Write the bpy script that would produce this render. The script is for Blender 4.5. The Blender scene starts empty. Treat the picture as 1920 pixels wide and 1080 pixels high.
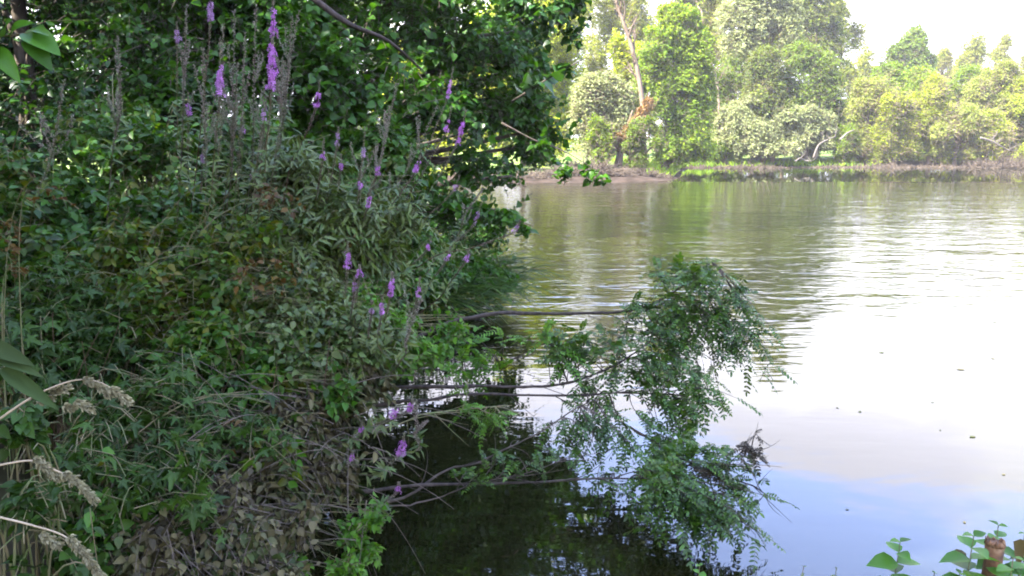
import bpy, math, random
import numpy as np
from mathutils import Vector

C = bpy.context.scene.collection
sc = bpy.context.scene
R = math.radians

# ------------------------------------------------------------------ camera
CAM_Z = 2.5
F = 1478.0                       # focal length in photo pixels
PITCH = R(10.9)
cam = bpy.data.objects.new('camera', bpy.data.cameras.new('camera'))
C.objects.link(cam); sc.camera = cam
cam.location = (0, 0, CAM_Z); cam.rotation_euler = (R(90) - PITCH, 0, 0)
cam.data.sensor_width = 36; cam.data.lens = 36 * F / 1920
cam.data.clip_start = 0.05; cam.data.clip_end = 3000

# ------------------------------------------------------------------ sky, sun, exposure
SUN_EL, SUN_AZ = R(48), R(-118)       # azimuth clockwise from +Y
w = bpy.data.worlds.new('World'); sc.world = w; w.use_nodes = True
nt = w.node_tree; nd = nt.nodes; lk = nt.links
nd.clear()
wo = nd.new('ShaderNodeOutputWorld'); bg = nd.new('ShaderNodeBackground')
sky = nd.new('ShaderNodeTexSky'); sky.sky_type = 'NISHITA'; sky.sun_disc = False
sky.sun_elevation = SUN_EL; sky.sun_rotation = SUN_AZ
sky.air_density = 1.0; sky.dust_density = 1.2; sky.ozone_density = 1.5
tc = nd.new('ShaderNodeTexCoord'); sep = nd.new('ShaderNodeSeparateXYZ')
lk.new(tc.outputs['Generated'], sep.inputs[0])
def wm(op, a, b=None, clamp=False):
    n = nd.new('ShaderNodeMath'); n.operation = op; n.use_clamp = clamp
    for i, v in enumerate((a, b)):
        if v is None: continue
        if isinstance(v, (int, float)): n.inputs[i].default_value = v
        else: lk.new(v, n.inputs[i])
    return n.outputs[0]
zz = wm('MAXIMUM', sep.outputs[2], 0.02)
den = wm('ADD', zz, 0.12)
cmb = nd.new('ShaderNodeCombineXYZ')
lk.new(wm('DIVIDE', sep.outputs[0], den), cmb.inputs[0])
lk.new(wm('DIVIDE', sep.outputs[1], den), cmb.inputs[1])
noi = nd.new('ShaderNodeTexNoise'); noi.inputs['Scale'].default_value = 1.7
noi.inputs['Detail'].default_value = 7; noi.inputs['Roughness'].default_value = 0.55
noi.inputs['Distortion'].default_value = 0.6
lk.new(cmb.outputs[0], noi.inputs['Vector'])
mr = nd.new('ShaderNodeMapRange'); mr.inputs[1].default_value = 0.28; mr.inputs[2].default_value = 0.46
mr.inputs[3].default_value = 0.42; mr.inputs[4].default_value = -0.13
lk.new(zz, mr.inputs[0])
cl = wm('MULTIPLY', wm('ADD', wm('SUBTRACT', noi.outputs[0], 0.50), mr.outputs[0]), 4.2, True)
cl = wm('MAXIMUM', cl, 0.2)
mixc = nd.new('ShaderNodeMix'); mixc.data_type = 'RGBA'
lk.new(cl, mixc.inputs[0])
CLOUD = 6.2
cr_ = nd.new('ShaderNodeMapRange'); cr_.inputs[1].default_value = 0.10; cr_.inputs[2].default_value = 0.36
cr_.inputs[3].default_value = 0.66 * CLOUD; cr_.inputs[4].default_value = 0.53 * CLOUD; lk.new(zz, cr_.inputs[0])
vm = nd.new('ShaderNodeVectorMath'); vm.operation = 'SCALE'; vm.inputs[0].default_value = (0.97, 0.955, 1.09); lk.new(cr_.outputs[0], vm.inputs['Scale'])
lk.new(vm.outputs[0], mixc.inputs[7])
sat = nd.new('ShaderNodeMix'); sat.data_type = 'RGBA'; sat.blend_type = 'MULTIPLY'; sat.inputs[0].default_value = 1
sat.inputs[7].default_value = (1.5, 1.42, 1.7, 1)
lk.new(sky.outputs[0], sat.inputs[6]); lk.new(sat.outputs[2], mixc.inputs[6])
lk.new(mixc.outputs[2], bg.inputs[0]); bg.inputs[1].default_value = 0.15
lk.new(bg.outputs[0], wo.inputs[0])

sd = bpy.data.lights.new('sun', 'SUN'); sd.energy = 5.0; sd.angle = R(0.55); sd.color = (1.0, 0.94, 0.83)
sun = bpy.data.objects.new('sun', sd); C.objects.link(sun)
sv = Vector((math.sin(SUN_AZ) * math.cos(SUN_EL), math.cos(SUN_AZ) * math.cos(SUN_EL), math.sin(SUN_EL)))
sun.rotation_euler = sv.to_track_quat('Z', 'Y').to_euler(); sun.location = sv * 60
vs = sc.view_settings; vs.view_transform = 'Standard'; vs.look = 'None'; vs.gamma = 1; vs.use_curve_mapping = False
vs.exposure = 3.05
cy = sc.cycles
cy.max_bounces = 6; cy.diffuse_bounces = 3; cy.glossy_bounces = 3; cy.transmission_bounces = 3; cy.volume_bounces = 0
cy.use_denoising = True; cy.adaptive_threshold = 0.02; cy.sample_clamp_indirect = 6
cy.filter_width = 1.9
cy.caustics_reflective = False; cy.caustics_refractive = False

# ------------------------------------------------------------------ helpers
def P(px, py, Y):
    """world point at forward distance Y seen at photo pixel (px, py)"""
    x = (px - 960) / F; z = (540 - py) / F
    d = np.array([x, math.cos(PITCH) + z * math.sin(PITCH), -math.sin(PITCH) + z * math.cos(PITCH)])
    return np.array([0, 0, CAM_Z]) + d * (Y / d[1])

def norm(a):
    return a / np.maximum(np.linalg.norm(a, axis=-1, keepdims=True), 1e-9)

def tag(o, label=None, cat=None, group=None, kind=None):
    if label: o['label'] = label
    if cat: o['category'] = cat
    if group: o['group'] = group
    if kind: o['kind'] = kind
    return o

def empty(name, loc, label, cat, group=None):
    o = bpy.data.objects.new(name, None); C.objects.link(o)
    o.location = tuple(float(v) for v in loc); o.empty_display_size = 0.2
    return tag(o, label, cat, group)

class MB:
    """collects verts / loops / face sizes, builds ONE mesh object"""
    def __init__(s): s.v = []; s.l = []; s.s = []; s.n = 0
    def add(s, v, l, sz):
        v = np.asarray(v, float).reshape(-1, 3)
        s.v.append(v); s.l.append(np.asarray(l, int) + s.n); s.s.append(np.asarray(sz, int)); s.n += len(v)
    def inst(s, tpl, pos, d, nrm, size, width=None):
        tv, tl, ts = tpl
        d = norm(d); x = norm(np.cross(d, nrm)); z = np.cross(x, d)
        size = np.asarray(size)[:, None, None]
        wd = size if width is None else size * np.asarray(width)[:, None, None]
        v = (pos[:, None, :] + size * tv[None, :, 1, None] * d[:, None, :] + wd * tv[None, :, 0, None] * x[:, None, :]
             + size * tv[None, :, 2, None] * z[:, None, :])
        N, nv = len(pos), len(tv)
        l = (tl[None, :] + (np.arange(N) * nv)[:, None]).ravel()
        s.add(v.reshape(-1, 3), l, np.tile(ts, N))
    def tube(s, pts, rad, sides=6, cap=True):
        pts = np.asarray(pts, float); n = len(pts)
        rad = np.atleast_1d(np.asarray(rad, float)); rad = np.interp(np.linspace(0, 1, n), np.linspace(0, 1, len(rad)), rad) if len(rad) > 1 else np.full(n, rad[0])
        t = norm(np.gradient(pts, axis=0))
        ref = np.array([0.13, 0.31, 0.94]); u = norm(np.cross(t, ref)); v = np.cross(t, u)
        a = np.arange(sides) * 2 * np.pi / sides
        ring = pts[:, None] + rad[:, None, None] * (np.cos(a)[None, :, None] * u[:, None] + np.sin(a)[None, :, None] * v[:, None])
        i = np.arange(n - 1)[:, None] * sides; k = np.arange(sides)[None]; k2 = (k + 1) % sides
        q = np.stack([i + k, i + k2, i + sides + k2, i + sides + k], -1).reshape(-1, 4)
        l = q.ravel(); sz = np.full(len(q), 4)
        if cap:
            l = np.concatenate([l, np.arange(sides)[::-1], (n - 1) * sides + np.arange(sides)])
            sz = np.concatenate([sz, [sides, sides]])
        s.add(ring.reshape(-1, 3), l, sz)
    def twigs(s, pl, r0, r1):
        """pl (N,K,3) many thin three-sided twigs at once"""
        N, K, _ = pl.shape
        t = norm(np.gradient(pl, axis=1)); ref = np.array([0.21, 0.37, 0.9])
        u = norm(np.cross(t, ref)); v = np.cross(t, u)
        rad = np.linspace(r0, r1, K)[None, :, None, None]
        a = np.arange(3) * 2 * np.pi / 3
        ring = pl[:, :, None] + rad * (np.cos(a)[None, None, :, None] * u[:, :, None] + np.sin(a)[None, None, :, None] * v[:, :, None])
        base = []
        for i in range(K - 1):
            for k in range(3):
                base.append([i * 3 + k, i * 3 + (k + 1) % 3, (i + 1) * 3 + (k + 1) % 3, (i + 1) * 3 + k])
        b = np.array(base).ravel()
        l = (b[None] + (np.arange(N) * K * 3)[:, None]).ravel()
        s.add(ring.reshape(-1, 3), l, np.full(N * (K - 1) * 3, 4))
    def build(s, name, mat, parent=None, smooth=False):
        me = bpy.data.meshes.new(name)
        if s.n:
            v = np.concatenate(s.v)
            if parent is not None: v = v - np.array(parent_origin(parent))[None]
            l = np.concatenate(s.l); sz = np.concatenate(s.s)
            me.vertices.add(len(v)); me.vertices.foreach_set('co', v.astype(np.float32).ravel())
            me.loops.add(len(l)); me.loops.foreach_set('vertex_index', l.astype(np.int32))
            me.polygons.add(len(sz)); st = np.concatenate([[0], np.cumsum(sz)[:-1]])
            me.polygons.foreach_set('loop_start', st.astype(np.int32))
            me.polygons.foreach_set('loop_total', sz.astype(np.int32))
            if smooth: me.polygons.foreach_set('use_smooth', np.ones(len(sz), bool))
            me.update(calc_edges=True)
        me.materials.append(mat)
        o = bpy.data.objects.new(name, me); C.objects.link(o)
        if parent is not None: o.parent = parent
        return o

def parent_origin(o):
    p = np.array(o.location)
    while o.parent is not None:
        o = o.parent; p = p + np.array(o.location)
    return p

def bez(a, b, c, n=8):
    t = np.linspace(0, 1, n)[:, None]; a, b, c = map(np.asarray, (a, b, c))
    return (1 - t) ** 2 * a + 2 * t * (1 - t) * b + t ** 2 * c

def smooth_line(pts, n=24):
    """Catmull-Rom through points"""
    p = np.asarray(pts, float); p = np.vstack([2 * p[0] - p[1], p, 2 * p[-1] - p[-2]])
    out = []; m = len(p) - 3; k = max(2, n // m)
    for i in range(m):
        for t in np.linspace(0, 1, k, endpoint=(i == m - 1)):
            a, b, c, d = p[i:i + 4]
            out.append(0.5 * ((2 * b) + (-a + c) * t + (2 * a - 5 * b + 4 * c - d) * t * t + (-a + 3 * b - 3 * c + d) * t ** 3))
    return np.array(out)

# ------------------------------------------------------------------ leaf templates (x across, y along, z up)
def tpl(v, f):
    return (np.array(v, float), np.array([i for q in f for i in q]), np.array([len(q) for q in f]))
def leaf_tpl(prof, bend=0.12, fold=0.10):
    """prof: list of (y, halfwidth)"""
    v = [(0, 0, 0)]; f = []
    for y, h in prof:
        z = -bend * y * y
        v += [(-h, y, z + fold * h * 2), (0, y, z), (h, y, z + fold * h * 2)]
    v.append((0, 1, -bend)); T = len(v) - 1
    f += [(0, 2, 1), (0, 3, 2)]
    for i in range(len(prof) - 1):
        a = 1 + 3 * i
        f += [(a, a + 1, a + 4, a + 3), (a + 1, a + 2, a + 5, a + 4)]
    a = 1 + 3 * (len(prof) - 1)
    f += [(a, a + 1, T), (a + 1, a + 2, T)]
    return tpl(v, f)
OVATE = leaf_tpl([(0.12, 0.20), (0.32, 0.33), (0.6, 0.26), (0.82, 0.12)], 0.22, 0.16)
BROAD = leaf_tpl([(0.06, 0.26), (0.28, 0.42), (0.55, 0.34), (0.8, 0.15)], 0.25, 0.14)
LANCE = leaf_tpl([(0.2, 0.09), (0.5, 0.12), (0.8, 0.07)], 0.3, 0.25)
LEAFLET = leaf_tpl([(0.15, 0.16), (0.5, 0.22), (0.85, 0.15)], 0.1, 0.12)
CURLED = leaf_tpl([(0.12, 0.16), (0.35, 0.25), (0.65, 0.2), (0.85, 0.1)], -0.35, 0.75)
BLADE = leaf_tpl([(0.3, 0.018), (0.6, 0.016), (0.85, 0.01)], 0.5, 0.4)
CARD = tpl([(0, 0, 0), (-0.3, 0.35, 0.07), (-0.16, 0.75, 0.0), (0, 1, -0.12), (0.2, 0.7, -0.02), (0.3, 0.3, 0.06)],
           [(0, 5, 4, 3, 2, 1)])
CARD2 = tpl([(0, 0, 0), (-0.17, 0.5, 0.05), (0, 1, -0.08), (0.17, 0.5, 0.05)], [(0, 3, 2, 1)])
def palm_tpl(lobes=5):
    v = [(0, 0, 0)]; n = lobes
    angs = np.linspace(-2.3, 2.3, n)
    for i, a in enumerate(angs):
        L = 0.62 - 0.2 * abs(i - (n - 1) / 2) / ((n - 1) / 2) + (0.12 if i == n // 2 else 0)
        for da, rr in ((-0.30, 0.5), (-0.14, 0.78), (0, 1.0), (0.14, 0.78), (0.30, 0.5)):
            v.append((math.sin(a + da) * L * rr, 0.36 + math.cos(a + da) * L * rr, -0.12 * rr * rr + 0.05 * (abs(da) > 0.2)))
    v[0] = (0, 0.3, 0.03)
    m = len(v) - 1
    f = [(0, i + 1, i) for i in range(1, m)]
    return tpl(v, f)
PALM = palm_tpl(5)
TRI = palm_tpl(3)

# ------------------------------------------------------------------ materials
def mat_new(name):
    m = bpy.data.materials.new(name); m.use_nodes = True; m.node_tree.nodes.clear()
    return m, m.node_tree.nodes, m.node_tree.links

def ramp(n, stops):
    r = n.new('ShaderNodeValToRGB'); e = r.color_ramp.elements
    while len(e) < len(stops): e.new(0.5)
    for i, (p, c) in enumerate(stops):
        e[i].position = p; e[i].color = (c[0], c[1], c[2], 1)
    return r

def leaf_mat(name, cols, transl=0.35, rough=0.45, clump=1.2, var=0.35, tcol=(1.5, 1.35, 0.45), spec=0.4):
    m, n, l = mat_new(name)
    out = n.new('ShaderNodeOutputMaterial'); pb = n.new('ShaderNodeBsdfPrincipled')
    geo = n.new('ShaderNodeNewGeometry'); k = len(cols)
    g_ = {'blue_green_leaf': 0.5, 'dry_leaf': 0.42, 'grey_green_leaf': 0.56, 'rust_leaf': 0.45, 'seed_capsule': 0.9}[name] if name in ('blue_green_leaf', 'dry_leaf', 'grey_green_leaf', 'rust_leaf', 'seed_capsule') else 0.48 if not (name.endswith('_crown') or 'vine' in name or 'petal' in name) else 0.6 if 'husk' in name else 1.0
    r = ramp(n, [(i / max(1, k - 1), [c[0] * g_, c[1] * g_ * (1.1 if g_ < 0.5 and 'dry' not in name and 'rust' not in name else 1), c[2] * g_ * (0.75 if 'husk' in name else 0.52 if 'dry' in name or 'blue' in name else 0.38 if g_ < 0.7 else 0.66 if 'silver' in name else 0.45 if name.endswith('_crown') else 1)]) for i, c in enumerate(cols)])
    tcn = n.new('ShaderNodeTexCoord'); ns = n.new('ShaderNodeTexNoise')
    ns.inputs['Scale'].default_value = clump; ns.inputs['Detail'].default_value = 2
    l.new(tcn.outputs['Object'], ns.inputs['Vector'])
    # blend: leaf-to-leaf randomness plus clump-to-clump drift of hue
    ma = n.new('ShaderNodeMath'); ma.operation = 'MULTIPLY_ADD'
    l.new(geo.outputs['Random Per Island'], ma.inputs[0]); ma.inputs[1].default_value = 0.65
    mb_ = n.new('ShaderNodeMath'); mb_.operation = 'MULTIPLY_ADD'
    l.new(ns.outputs[0], mb_.inputs[0]); mb_.inputs[1].default_value = 1.6; mb_.inputs[2].default_value = -0.62
    l.new(mb_.outputs[0], ma.inputs[2]); ma.use_clamp = True
    l.new(ma.outputs[0], r.inputs[0])
    hs = n.new('ShaderNodeHueSaturation')
    mv = n.new('ShaderNodeMath'); mv.operation = 'MULTIPLY_ADD'
    wn = n.new('ShaderNodeTexWhiteNoise'); wn.noise_dimensions = '1D'
    l.new(geo.outputs['Random Per Island'], wn.inputs['W'])
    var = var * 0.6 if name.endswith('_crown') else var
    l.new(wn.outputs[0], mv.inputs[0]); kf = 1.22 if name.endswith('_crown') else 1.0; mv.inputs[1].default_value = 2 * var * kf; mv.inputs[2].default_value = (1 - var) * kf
    l.new(mv.outputs[0], hs.inputs['Value']); l.new(r.outputs[0], hs.inputs['Color'])
    l.new(hs.outputs[0], pb.inputs['Base Color'])
    pb.inputs['Roughness'].default_value = rough
    pb.inputs['Specular IOR Level'].default_value = spec * (0.3 if name.endswith('_crown') else 0.6)
    if transl > 0:
        tr = n.new('ShaderNodeBsdfTranslucent'); mx = n.new('ShaderNodeMixShader'); mx.inputs[0].default_value = transl + (0.1 if name.endswith('_crown') else 0)
        mc = n.new('ShaderNodeMix'); mc.data_type = 'RGBA'; mc.blend_type = 'MULTIPLY'; mc.inputs[0].default_value = 1
        l.new(hs.outputs[0], mc.inputs[6]); mc.inputs[7].default_value = (*tcol, 1)
        l.new(mc.outputs[2], tr.inputs[0])
        l.new(pb.outputs[0], mx.inputs[1]); l.new(tr.outputs[0], mx.inputs[2]); l.new(mx.outputs[0], out.inputs[0])
    else:
        l.new(pb.outputs[0], out.inputs[0])
    return m

def wood_mat(name, c1, c2, scale=12, rough=0.85, bump=0.4, moss=None):
    m, n, l = mat_new(name)
    out = n.new('ShaderNodeOutputMaterial'); pb = n.new('ShaderNodeBsdfPrincipled'); tcn = n.new('ShaderNodeTexCoord')
    mp = n.new('ShaderNodeMapping'); mp.inputs['Scale'].default_value = (1, 1, 0.3); l.new(tcn.outputs['Object'], mp.inputs[0])
    ns = n.new('ShaderNodeTexNoise'); ns.inputs['Scale'].default_value = scale; ns.inputs['Detail'].default_value = 5
    l.new(mp.outputs[0], ns.inputs['Vector'])
    r = ramp(n, [(0.35, c1), (0.65, c2)] + ([(0.8, moss)] if moss else []))
    l.new(ns.outputs[0], r.inputs[0]); l.new(r.outputs[0], pb.inputs['Base Color'])
    bp = n.new('ShaderNodeBump'); bp.inputs['Strength'].default_value = bump; bp.inputs['Distance'].default_value = 0.02
    l.new(ns.outputs[0], bp.inputs['Height']); l.new(bp.outputs[0], pb.inputs['Normal'])
    pb.inputs['Roughness'].default_value = rough; pb.inputs['Specular IOR Level'].default_value = 0.2
    l.new(pb.outputs[0], out.inputs[0])
    return m

M = {}
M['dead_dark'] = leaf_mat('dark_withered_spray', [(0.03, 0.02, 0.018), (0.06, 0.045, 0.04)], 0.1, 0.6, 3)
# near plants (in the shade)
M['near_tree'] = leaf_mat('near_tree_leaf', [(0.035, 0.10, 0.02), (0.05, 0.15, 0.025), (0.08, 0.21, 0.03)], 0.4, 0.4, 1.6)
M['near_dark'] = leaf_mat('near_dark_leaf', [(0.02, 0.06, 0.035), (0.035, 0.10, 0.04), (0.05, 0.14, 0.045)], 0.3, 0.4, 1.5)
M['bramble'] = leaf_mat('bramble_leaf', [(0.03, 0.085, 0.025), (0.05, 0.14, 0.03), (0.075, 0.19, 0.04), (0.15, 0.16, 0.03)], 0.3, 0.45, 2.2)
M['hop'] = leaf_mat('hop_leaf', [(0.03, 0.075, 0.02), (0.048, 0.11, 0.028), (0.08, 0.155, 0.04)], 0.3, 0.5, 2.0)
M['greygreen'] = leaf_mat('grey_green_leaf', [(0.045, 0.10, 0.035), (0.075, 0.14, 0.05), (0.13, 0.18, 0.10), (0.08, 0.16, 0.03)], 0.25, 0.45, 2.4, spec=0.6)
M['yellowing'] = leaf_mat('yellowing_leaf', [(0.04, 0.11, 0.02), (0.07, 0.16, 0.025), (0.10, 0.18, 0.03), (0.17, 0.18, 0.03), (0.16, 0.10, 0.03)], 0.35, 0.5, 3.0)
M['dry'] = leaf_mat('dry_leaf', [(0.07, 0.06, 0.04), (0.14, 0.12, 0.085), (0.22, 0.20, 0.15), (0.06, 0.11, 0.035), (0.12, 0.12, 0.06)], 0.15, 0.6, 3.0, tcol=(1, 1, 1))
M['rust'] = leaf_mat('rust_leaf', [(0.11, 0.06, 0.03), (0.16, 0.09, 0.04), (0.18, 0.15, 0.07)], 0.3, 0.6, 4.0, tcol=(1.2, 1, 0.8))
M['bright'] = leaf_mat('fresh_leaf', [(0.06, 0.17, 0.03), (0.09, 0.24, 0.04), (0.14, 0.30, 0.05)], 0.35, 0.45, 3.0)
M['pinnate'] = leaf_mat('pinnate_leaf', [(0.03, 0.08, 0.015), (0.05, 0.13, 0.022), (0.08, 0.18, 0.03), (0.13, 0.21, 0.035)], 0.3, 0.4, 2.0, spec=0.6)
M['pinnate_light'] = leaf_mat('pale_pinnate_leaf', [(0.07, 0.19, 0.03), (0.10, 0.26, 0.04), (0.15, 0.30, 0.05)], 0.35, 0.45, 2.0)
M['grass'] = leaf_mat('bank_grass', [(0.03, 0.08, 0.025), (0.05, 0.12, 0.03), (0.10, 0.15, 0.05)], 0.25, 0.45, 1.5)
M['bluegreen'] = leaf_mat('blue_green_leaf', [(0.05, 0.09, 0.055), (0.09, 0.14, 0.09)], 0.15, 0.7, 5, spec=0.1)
M['stem_green'] = wood_mat('green_stem', (0.07, 0.10, 0.03), (0.14, 0.11, 0.06), 20, 0.6, 0.1)
M['stem_red'] = wood_mat('red_brown_stem', (0.05, 0.028, 0.018), (0.09, 0.055, 0.035), 20, 0.6, 0.1)
M['stem_grey'] = wood_mat('grey_stem', (0.055, 0.045, 0.033), (0.12, 0.10, 0.075), 25, 0.7, 0.2)
M['branch'] = wood_mat('grey_brown_branch', (0.018, 0.014, 0.011), (0.05, 0.039, 0.03), 30, 0.75, 0.3)
M['bark'] = wood_mat('dark_bark', (0.03, 0.024, 0.018), (0.08, 0.065, 0.05), 14, 0.9, 0.6)
M['far_bark'] = wood_mat('pale_bark', (0.09, 0.065, 0.045), (0.17, 0.13, 0.095), 3, 0.9, 0.3)
M['dead_wood'] = wood_mat('bleached_dead_wood', (0.08, 0.07, 0.056), (0.13, 0.115, 0.095), 4, 0.9, 0.3)
M['brush'] = wood_mat('dry_brushwood', (0.045, 0.034, 0.025), (0.12, 0.095, 0.07), 3, 0.9, 0.3)
M['petal'] = leaf_mat('magenta_petal', [(0.34, 0.12, 0.36), (0.46, 0.21, 0.50), (0.55, 0.34, 0.58)], 0.35, 0.6, 4, tcol=(1.2, 0.8, 1.2))
M['petal_faded'] = leaf_mat('faded_petal', [(0.32, 0.17, 0.34), (0.38, 0.24, 0.40), (0.3, 0.24, 0.26)], 0.3, 0.6, 4, tcol=(1.1, 0.9, 1.1))
M['seed'] = leaf_mat('seed_capsule', [(0.15, 0.18, 0.11), (0.22, 0.21, 0.15), (0.19, 0.14, 0.12)], 0.15, 0.7, 5, tcol=(1, 1, 1))
M['husk'] = leaf_mat('straw_husk', [(0.32, 0.26, 0.20), (0.46, 0.39, 0.31), (0.58, 0.50, 0.42)], 0.3, 0.7, 8, tcol=(1, 1, 0.9))
M['straw'] = wood_mat('straw_stalk', (0.24, 0.20, 0.12), (0.38, 0.31, 0.2), 20, 0.6, 0.1)
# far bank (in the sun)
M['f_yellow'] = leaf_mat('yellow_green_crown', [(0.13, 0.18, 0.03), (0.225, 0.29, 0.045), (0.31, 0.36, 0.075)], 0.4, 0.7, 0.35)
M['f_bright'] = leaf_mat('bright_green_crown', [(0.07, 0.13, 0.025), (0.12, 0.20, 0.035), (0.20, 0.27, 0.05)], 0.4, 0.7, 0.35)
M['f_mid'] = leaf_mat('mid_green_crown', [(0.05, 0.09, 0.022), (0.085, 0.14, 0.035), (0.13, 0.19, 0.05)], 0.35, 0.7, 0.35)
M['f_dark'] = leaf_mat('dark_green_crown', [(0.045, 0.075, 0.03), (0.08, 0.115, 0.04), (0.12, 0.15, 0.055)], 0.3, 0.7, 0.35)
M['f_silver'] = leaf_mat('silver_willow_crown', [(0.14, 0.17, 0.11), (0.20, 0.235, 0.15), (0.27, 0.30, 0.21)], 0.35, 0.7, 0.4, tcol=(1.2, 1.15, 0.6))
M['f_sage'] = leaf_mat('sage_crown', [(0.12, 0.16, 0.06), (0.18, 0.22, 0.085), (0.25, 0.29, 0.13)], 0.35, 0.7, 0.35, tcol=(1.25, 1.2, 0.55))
M['f_poplar'] = leaf_mat('poplar_crown', [(0.10, 0.13, 0.045), (0.17, 0.20, 0.07), (0.23, 0.26, 0.10)], 0.4, 0.6, 0.3)
M['f_orange'] = leaf_mat('orange_vine', [(0.18, 0.15, 0.04), (0.24, 0.15, 0.05), (0.26, 0.13, 0.06)], 0.3, 0.7, 0.5)

# ------------------------------------------------------------------ terrain
LAKE = np.array([(60, -14), (14, -2), (6, 1.6), (3, 2.7), (1, 2.75), (-0.6, 2.8), (-1.15, 3.6), (-1.5, 5), (-1.6, 9), (-1.3, 12), (-1.2, 13), (-2.2, 16), (-4, 19),
                 (-7, 24), (-9, 31), (-8, 37), (-3, 41.5), (1, 43), (8.0, 44.2), (9.4, 46), (10.6, 50), (12.2, 57), (14.2, 63.5), (20, 64.3), (30, 65),
                 (45, 66), (80, 70), (160, 80), (300, 60), (300, -60)], float)
def lake_sd(x, y):
    p = np.stack([x, y], -1); d = np.full(x.shape, 1e9); inside = np.zeros(x.shape, bool)
    for i in range(len(LAKE)):
        a, b = LAKE[i], LAKE[(i + 1) % len(LAKE)]; e = b - a; q = p - a
        t = np.clip((q @ e) / (e @ e), 0, 1); d = np.minimum(d, np.linalg.norm(q - t[..., None] * e, axis=-1))
        c = ((a[1] <= y) != (b[1] <= y))
        xi = a[0] + (y - a[1]) / (b[1] - a[1] if b[1] != a[1] else 1e-9) * e[0]
        inside ^= c & (x < xi)
    return np.where(inside, -d, d)
def ground_h(x, y):
    x = np.asarray(x, float); y = np.asarray(y, float)
    s = lake_sd(x, y)
    wob = 0.10 * np.sin(x * 1.7 + 0.6 * y) * np.sin(y * 1.3 - 0.4 * x)
    near = np.where(s < 0, np.maximum(-1.4, 0.7 * s), 1.1 * (1 - np.exp(-s / 1.1)) + wob * np.clip(s, 0, 1))
    far = np.where(s < 0, np.maximum(-1.4, 0.12 * s), 0.012 * np.minimum(s, 60) + 0.10 * np.minimum(s, 1.5) + 0.35 * (1 - np.exp(-np.maximum(s - 1.5, 0) / 4)) + 0.2 * wob * np.clip(s, 0, 1))
    k = np.clip((y - 22) / 12, 0, 1)
    return near * (1 - k) + far * k
def gz(x, y): return float(ground_h(np.array([x]), np.array([y]))[0])

def make_ground():
    n = 340; s = np.linspace(-1, 1, n)
    g = lambda c, k=5.5: c * np.sinh(k * s) / np.sinh(k)
    X, Y = np.meshgrid(g(900), 12 + g(900), indexing='ij')
    Z = ground_h(X, Y)
    v = np.stack([X, Y, Z], -1).reshape(-1, 3)
    i = np.arange(n - 1)[:, None] * n + np.arange(n - 1)[None]
    q = np.stack([i, i + n, i + n + 1, i + 1], -1).reshape(-1, 4)
    m, nn, l = mat_new('ground')
    out = nn.new('ShaderNodeOutputMaterial'); pb = nn.new('ShaderNodeBsdfPrincipled'); tcn = nn.new('ShaderNodeTexCoord')
    sp = nn.new('ShaderNodeSeparateXYZ'); l.new(tcn.outputs['Object'], sp.inputs[0])
    ns = nn.new('ShaderNodeTexNoise'); ns.inputs['Scale'].default_value = 1.3; ns.inputs['Detail'].default_value = 8
    l.new(tcn.outputs['Object'], ns.inputs['Vector'])
    mud = ramp(nn, [(0.35, (0.018, 0.014, 0.010)), (0.65, (0.055, 0.041, 0.032))]); l.new(ns.outputs[0], mud.inputs[0])
    soil = ramp(nn, [(0.35, (0.03, 0.024, 0.016)), (0.6, (0.06, 0.06, 0.025)), (0.75, (0.05, 0.09, 0.02))]); l.new(ns.outputs[0], soil.inputs[0])
    turf = ramp(nn, [(0.35, (0.07, 0.13, 0.03)), (0.65, (0.17, 0.21, 0.06))]); l.new(ns.outputs[0], turf.inputs[0])
    mz = nn.new('ShaderNodeMapRange'); mz.inputs[1].default_value = 0.32; mz.inputs[2].default_value = 0.6
    l.new(sp.outputs[2], mz.inputs[0])
    my = nn.new('ShaderNodeMapRange'); my.inputs[1].default_value = 22; my.inputs[2].default_value = 34
    l.new(sp.outputs[1], my.inputs[0])
    m1 = nn.new('ShaderNodeMix'); m1.data_type = 'RGBA'; l.new(mz.outputs[0], m1.inputs[0]); l.new(mud.outputs[0], m1.inputs[6]); l.new(turf.outputs[0], m1.inputs[7])
    m2 = nn.new('ShaderNodeMix'); m2.data_type = 'RGBA'; l.new(my.outputs[0], m2.inputs[0]); l.new(soil.outputs[0], m2.inputs[6]); l.new(m1.outputs[2], m2.inputs[7])
    l.new(m2.outputs[2], pb.inputs['Base Color']); pb.inputs['Roughness'].default_value = 0.95; pb.inputs['Specular IOR Level'].default_value = 0.03
    bp = nn.new('ShaderNodeBump'); bp.inputs['Strength'].default_value = 0.7; bp.inputs['Distance'].default_value = 0.1
    l.new(ns.outputs[0], bp.inputs['Height']); l.new(bp.outputs[0], pb.inputs['Normal']); l.new(pb.outputs[0], out.inputs[0])
    mb = MB(); mb.add(v, q.ravel(), np.full(len(q), 4)); o = mb.build('ground', m, smooth=True); tag(o, kind='structure')
make_ground()

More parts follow.
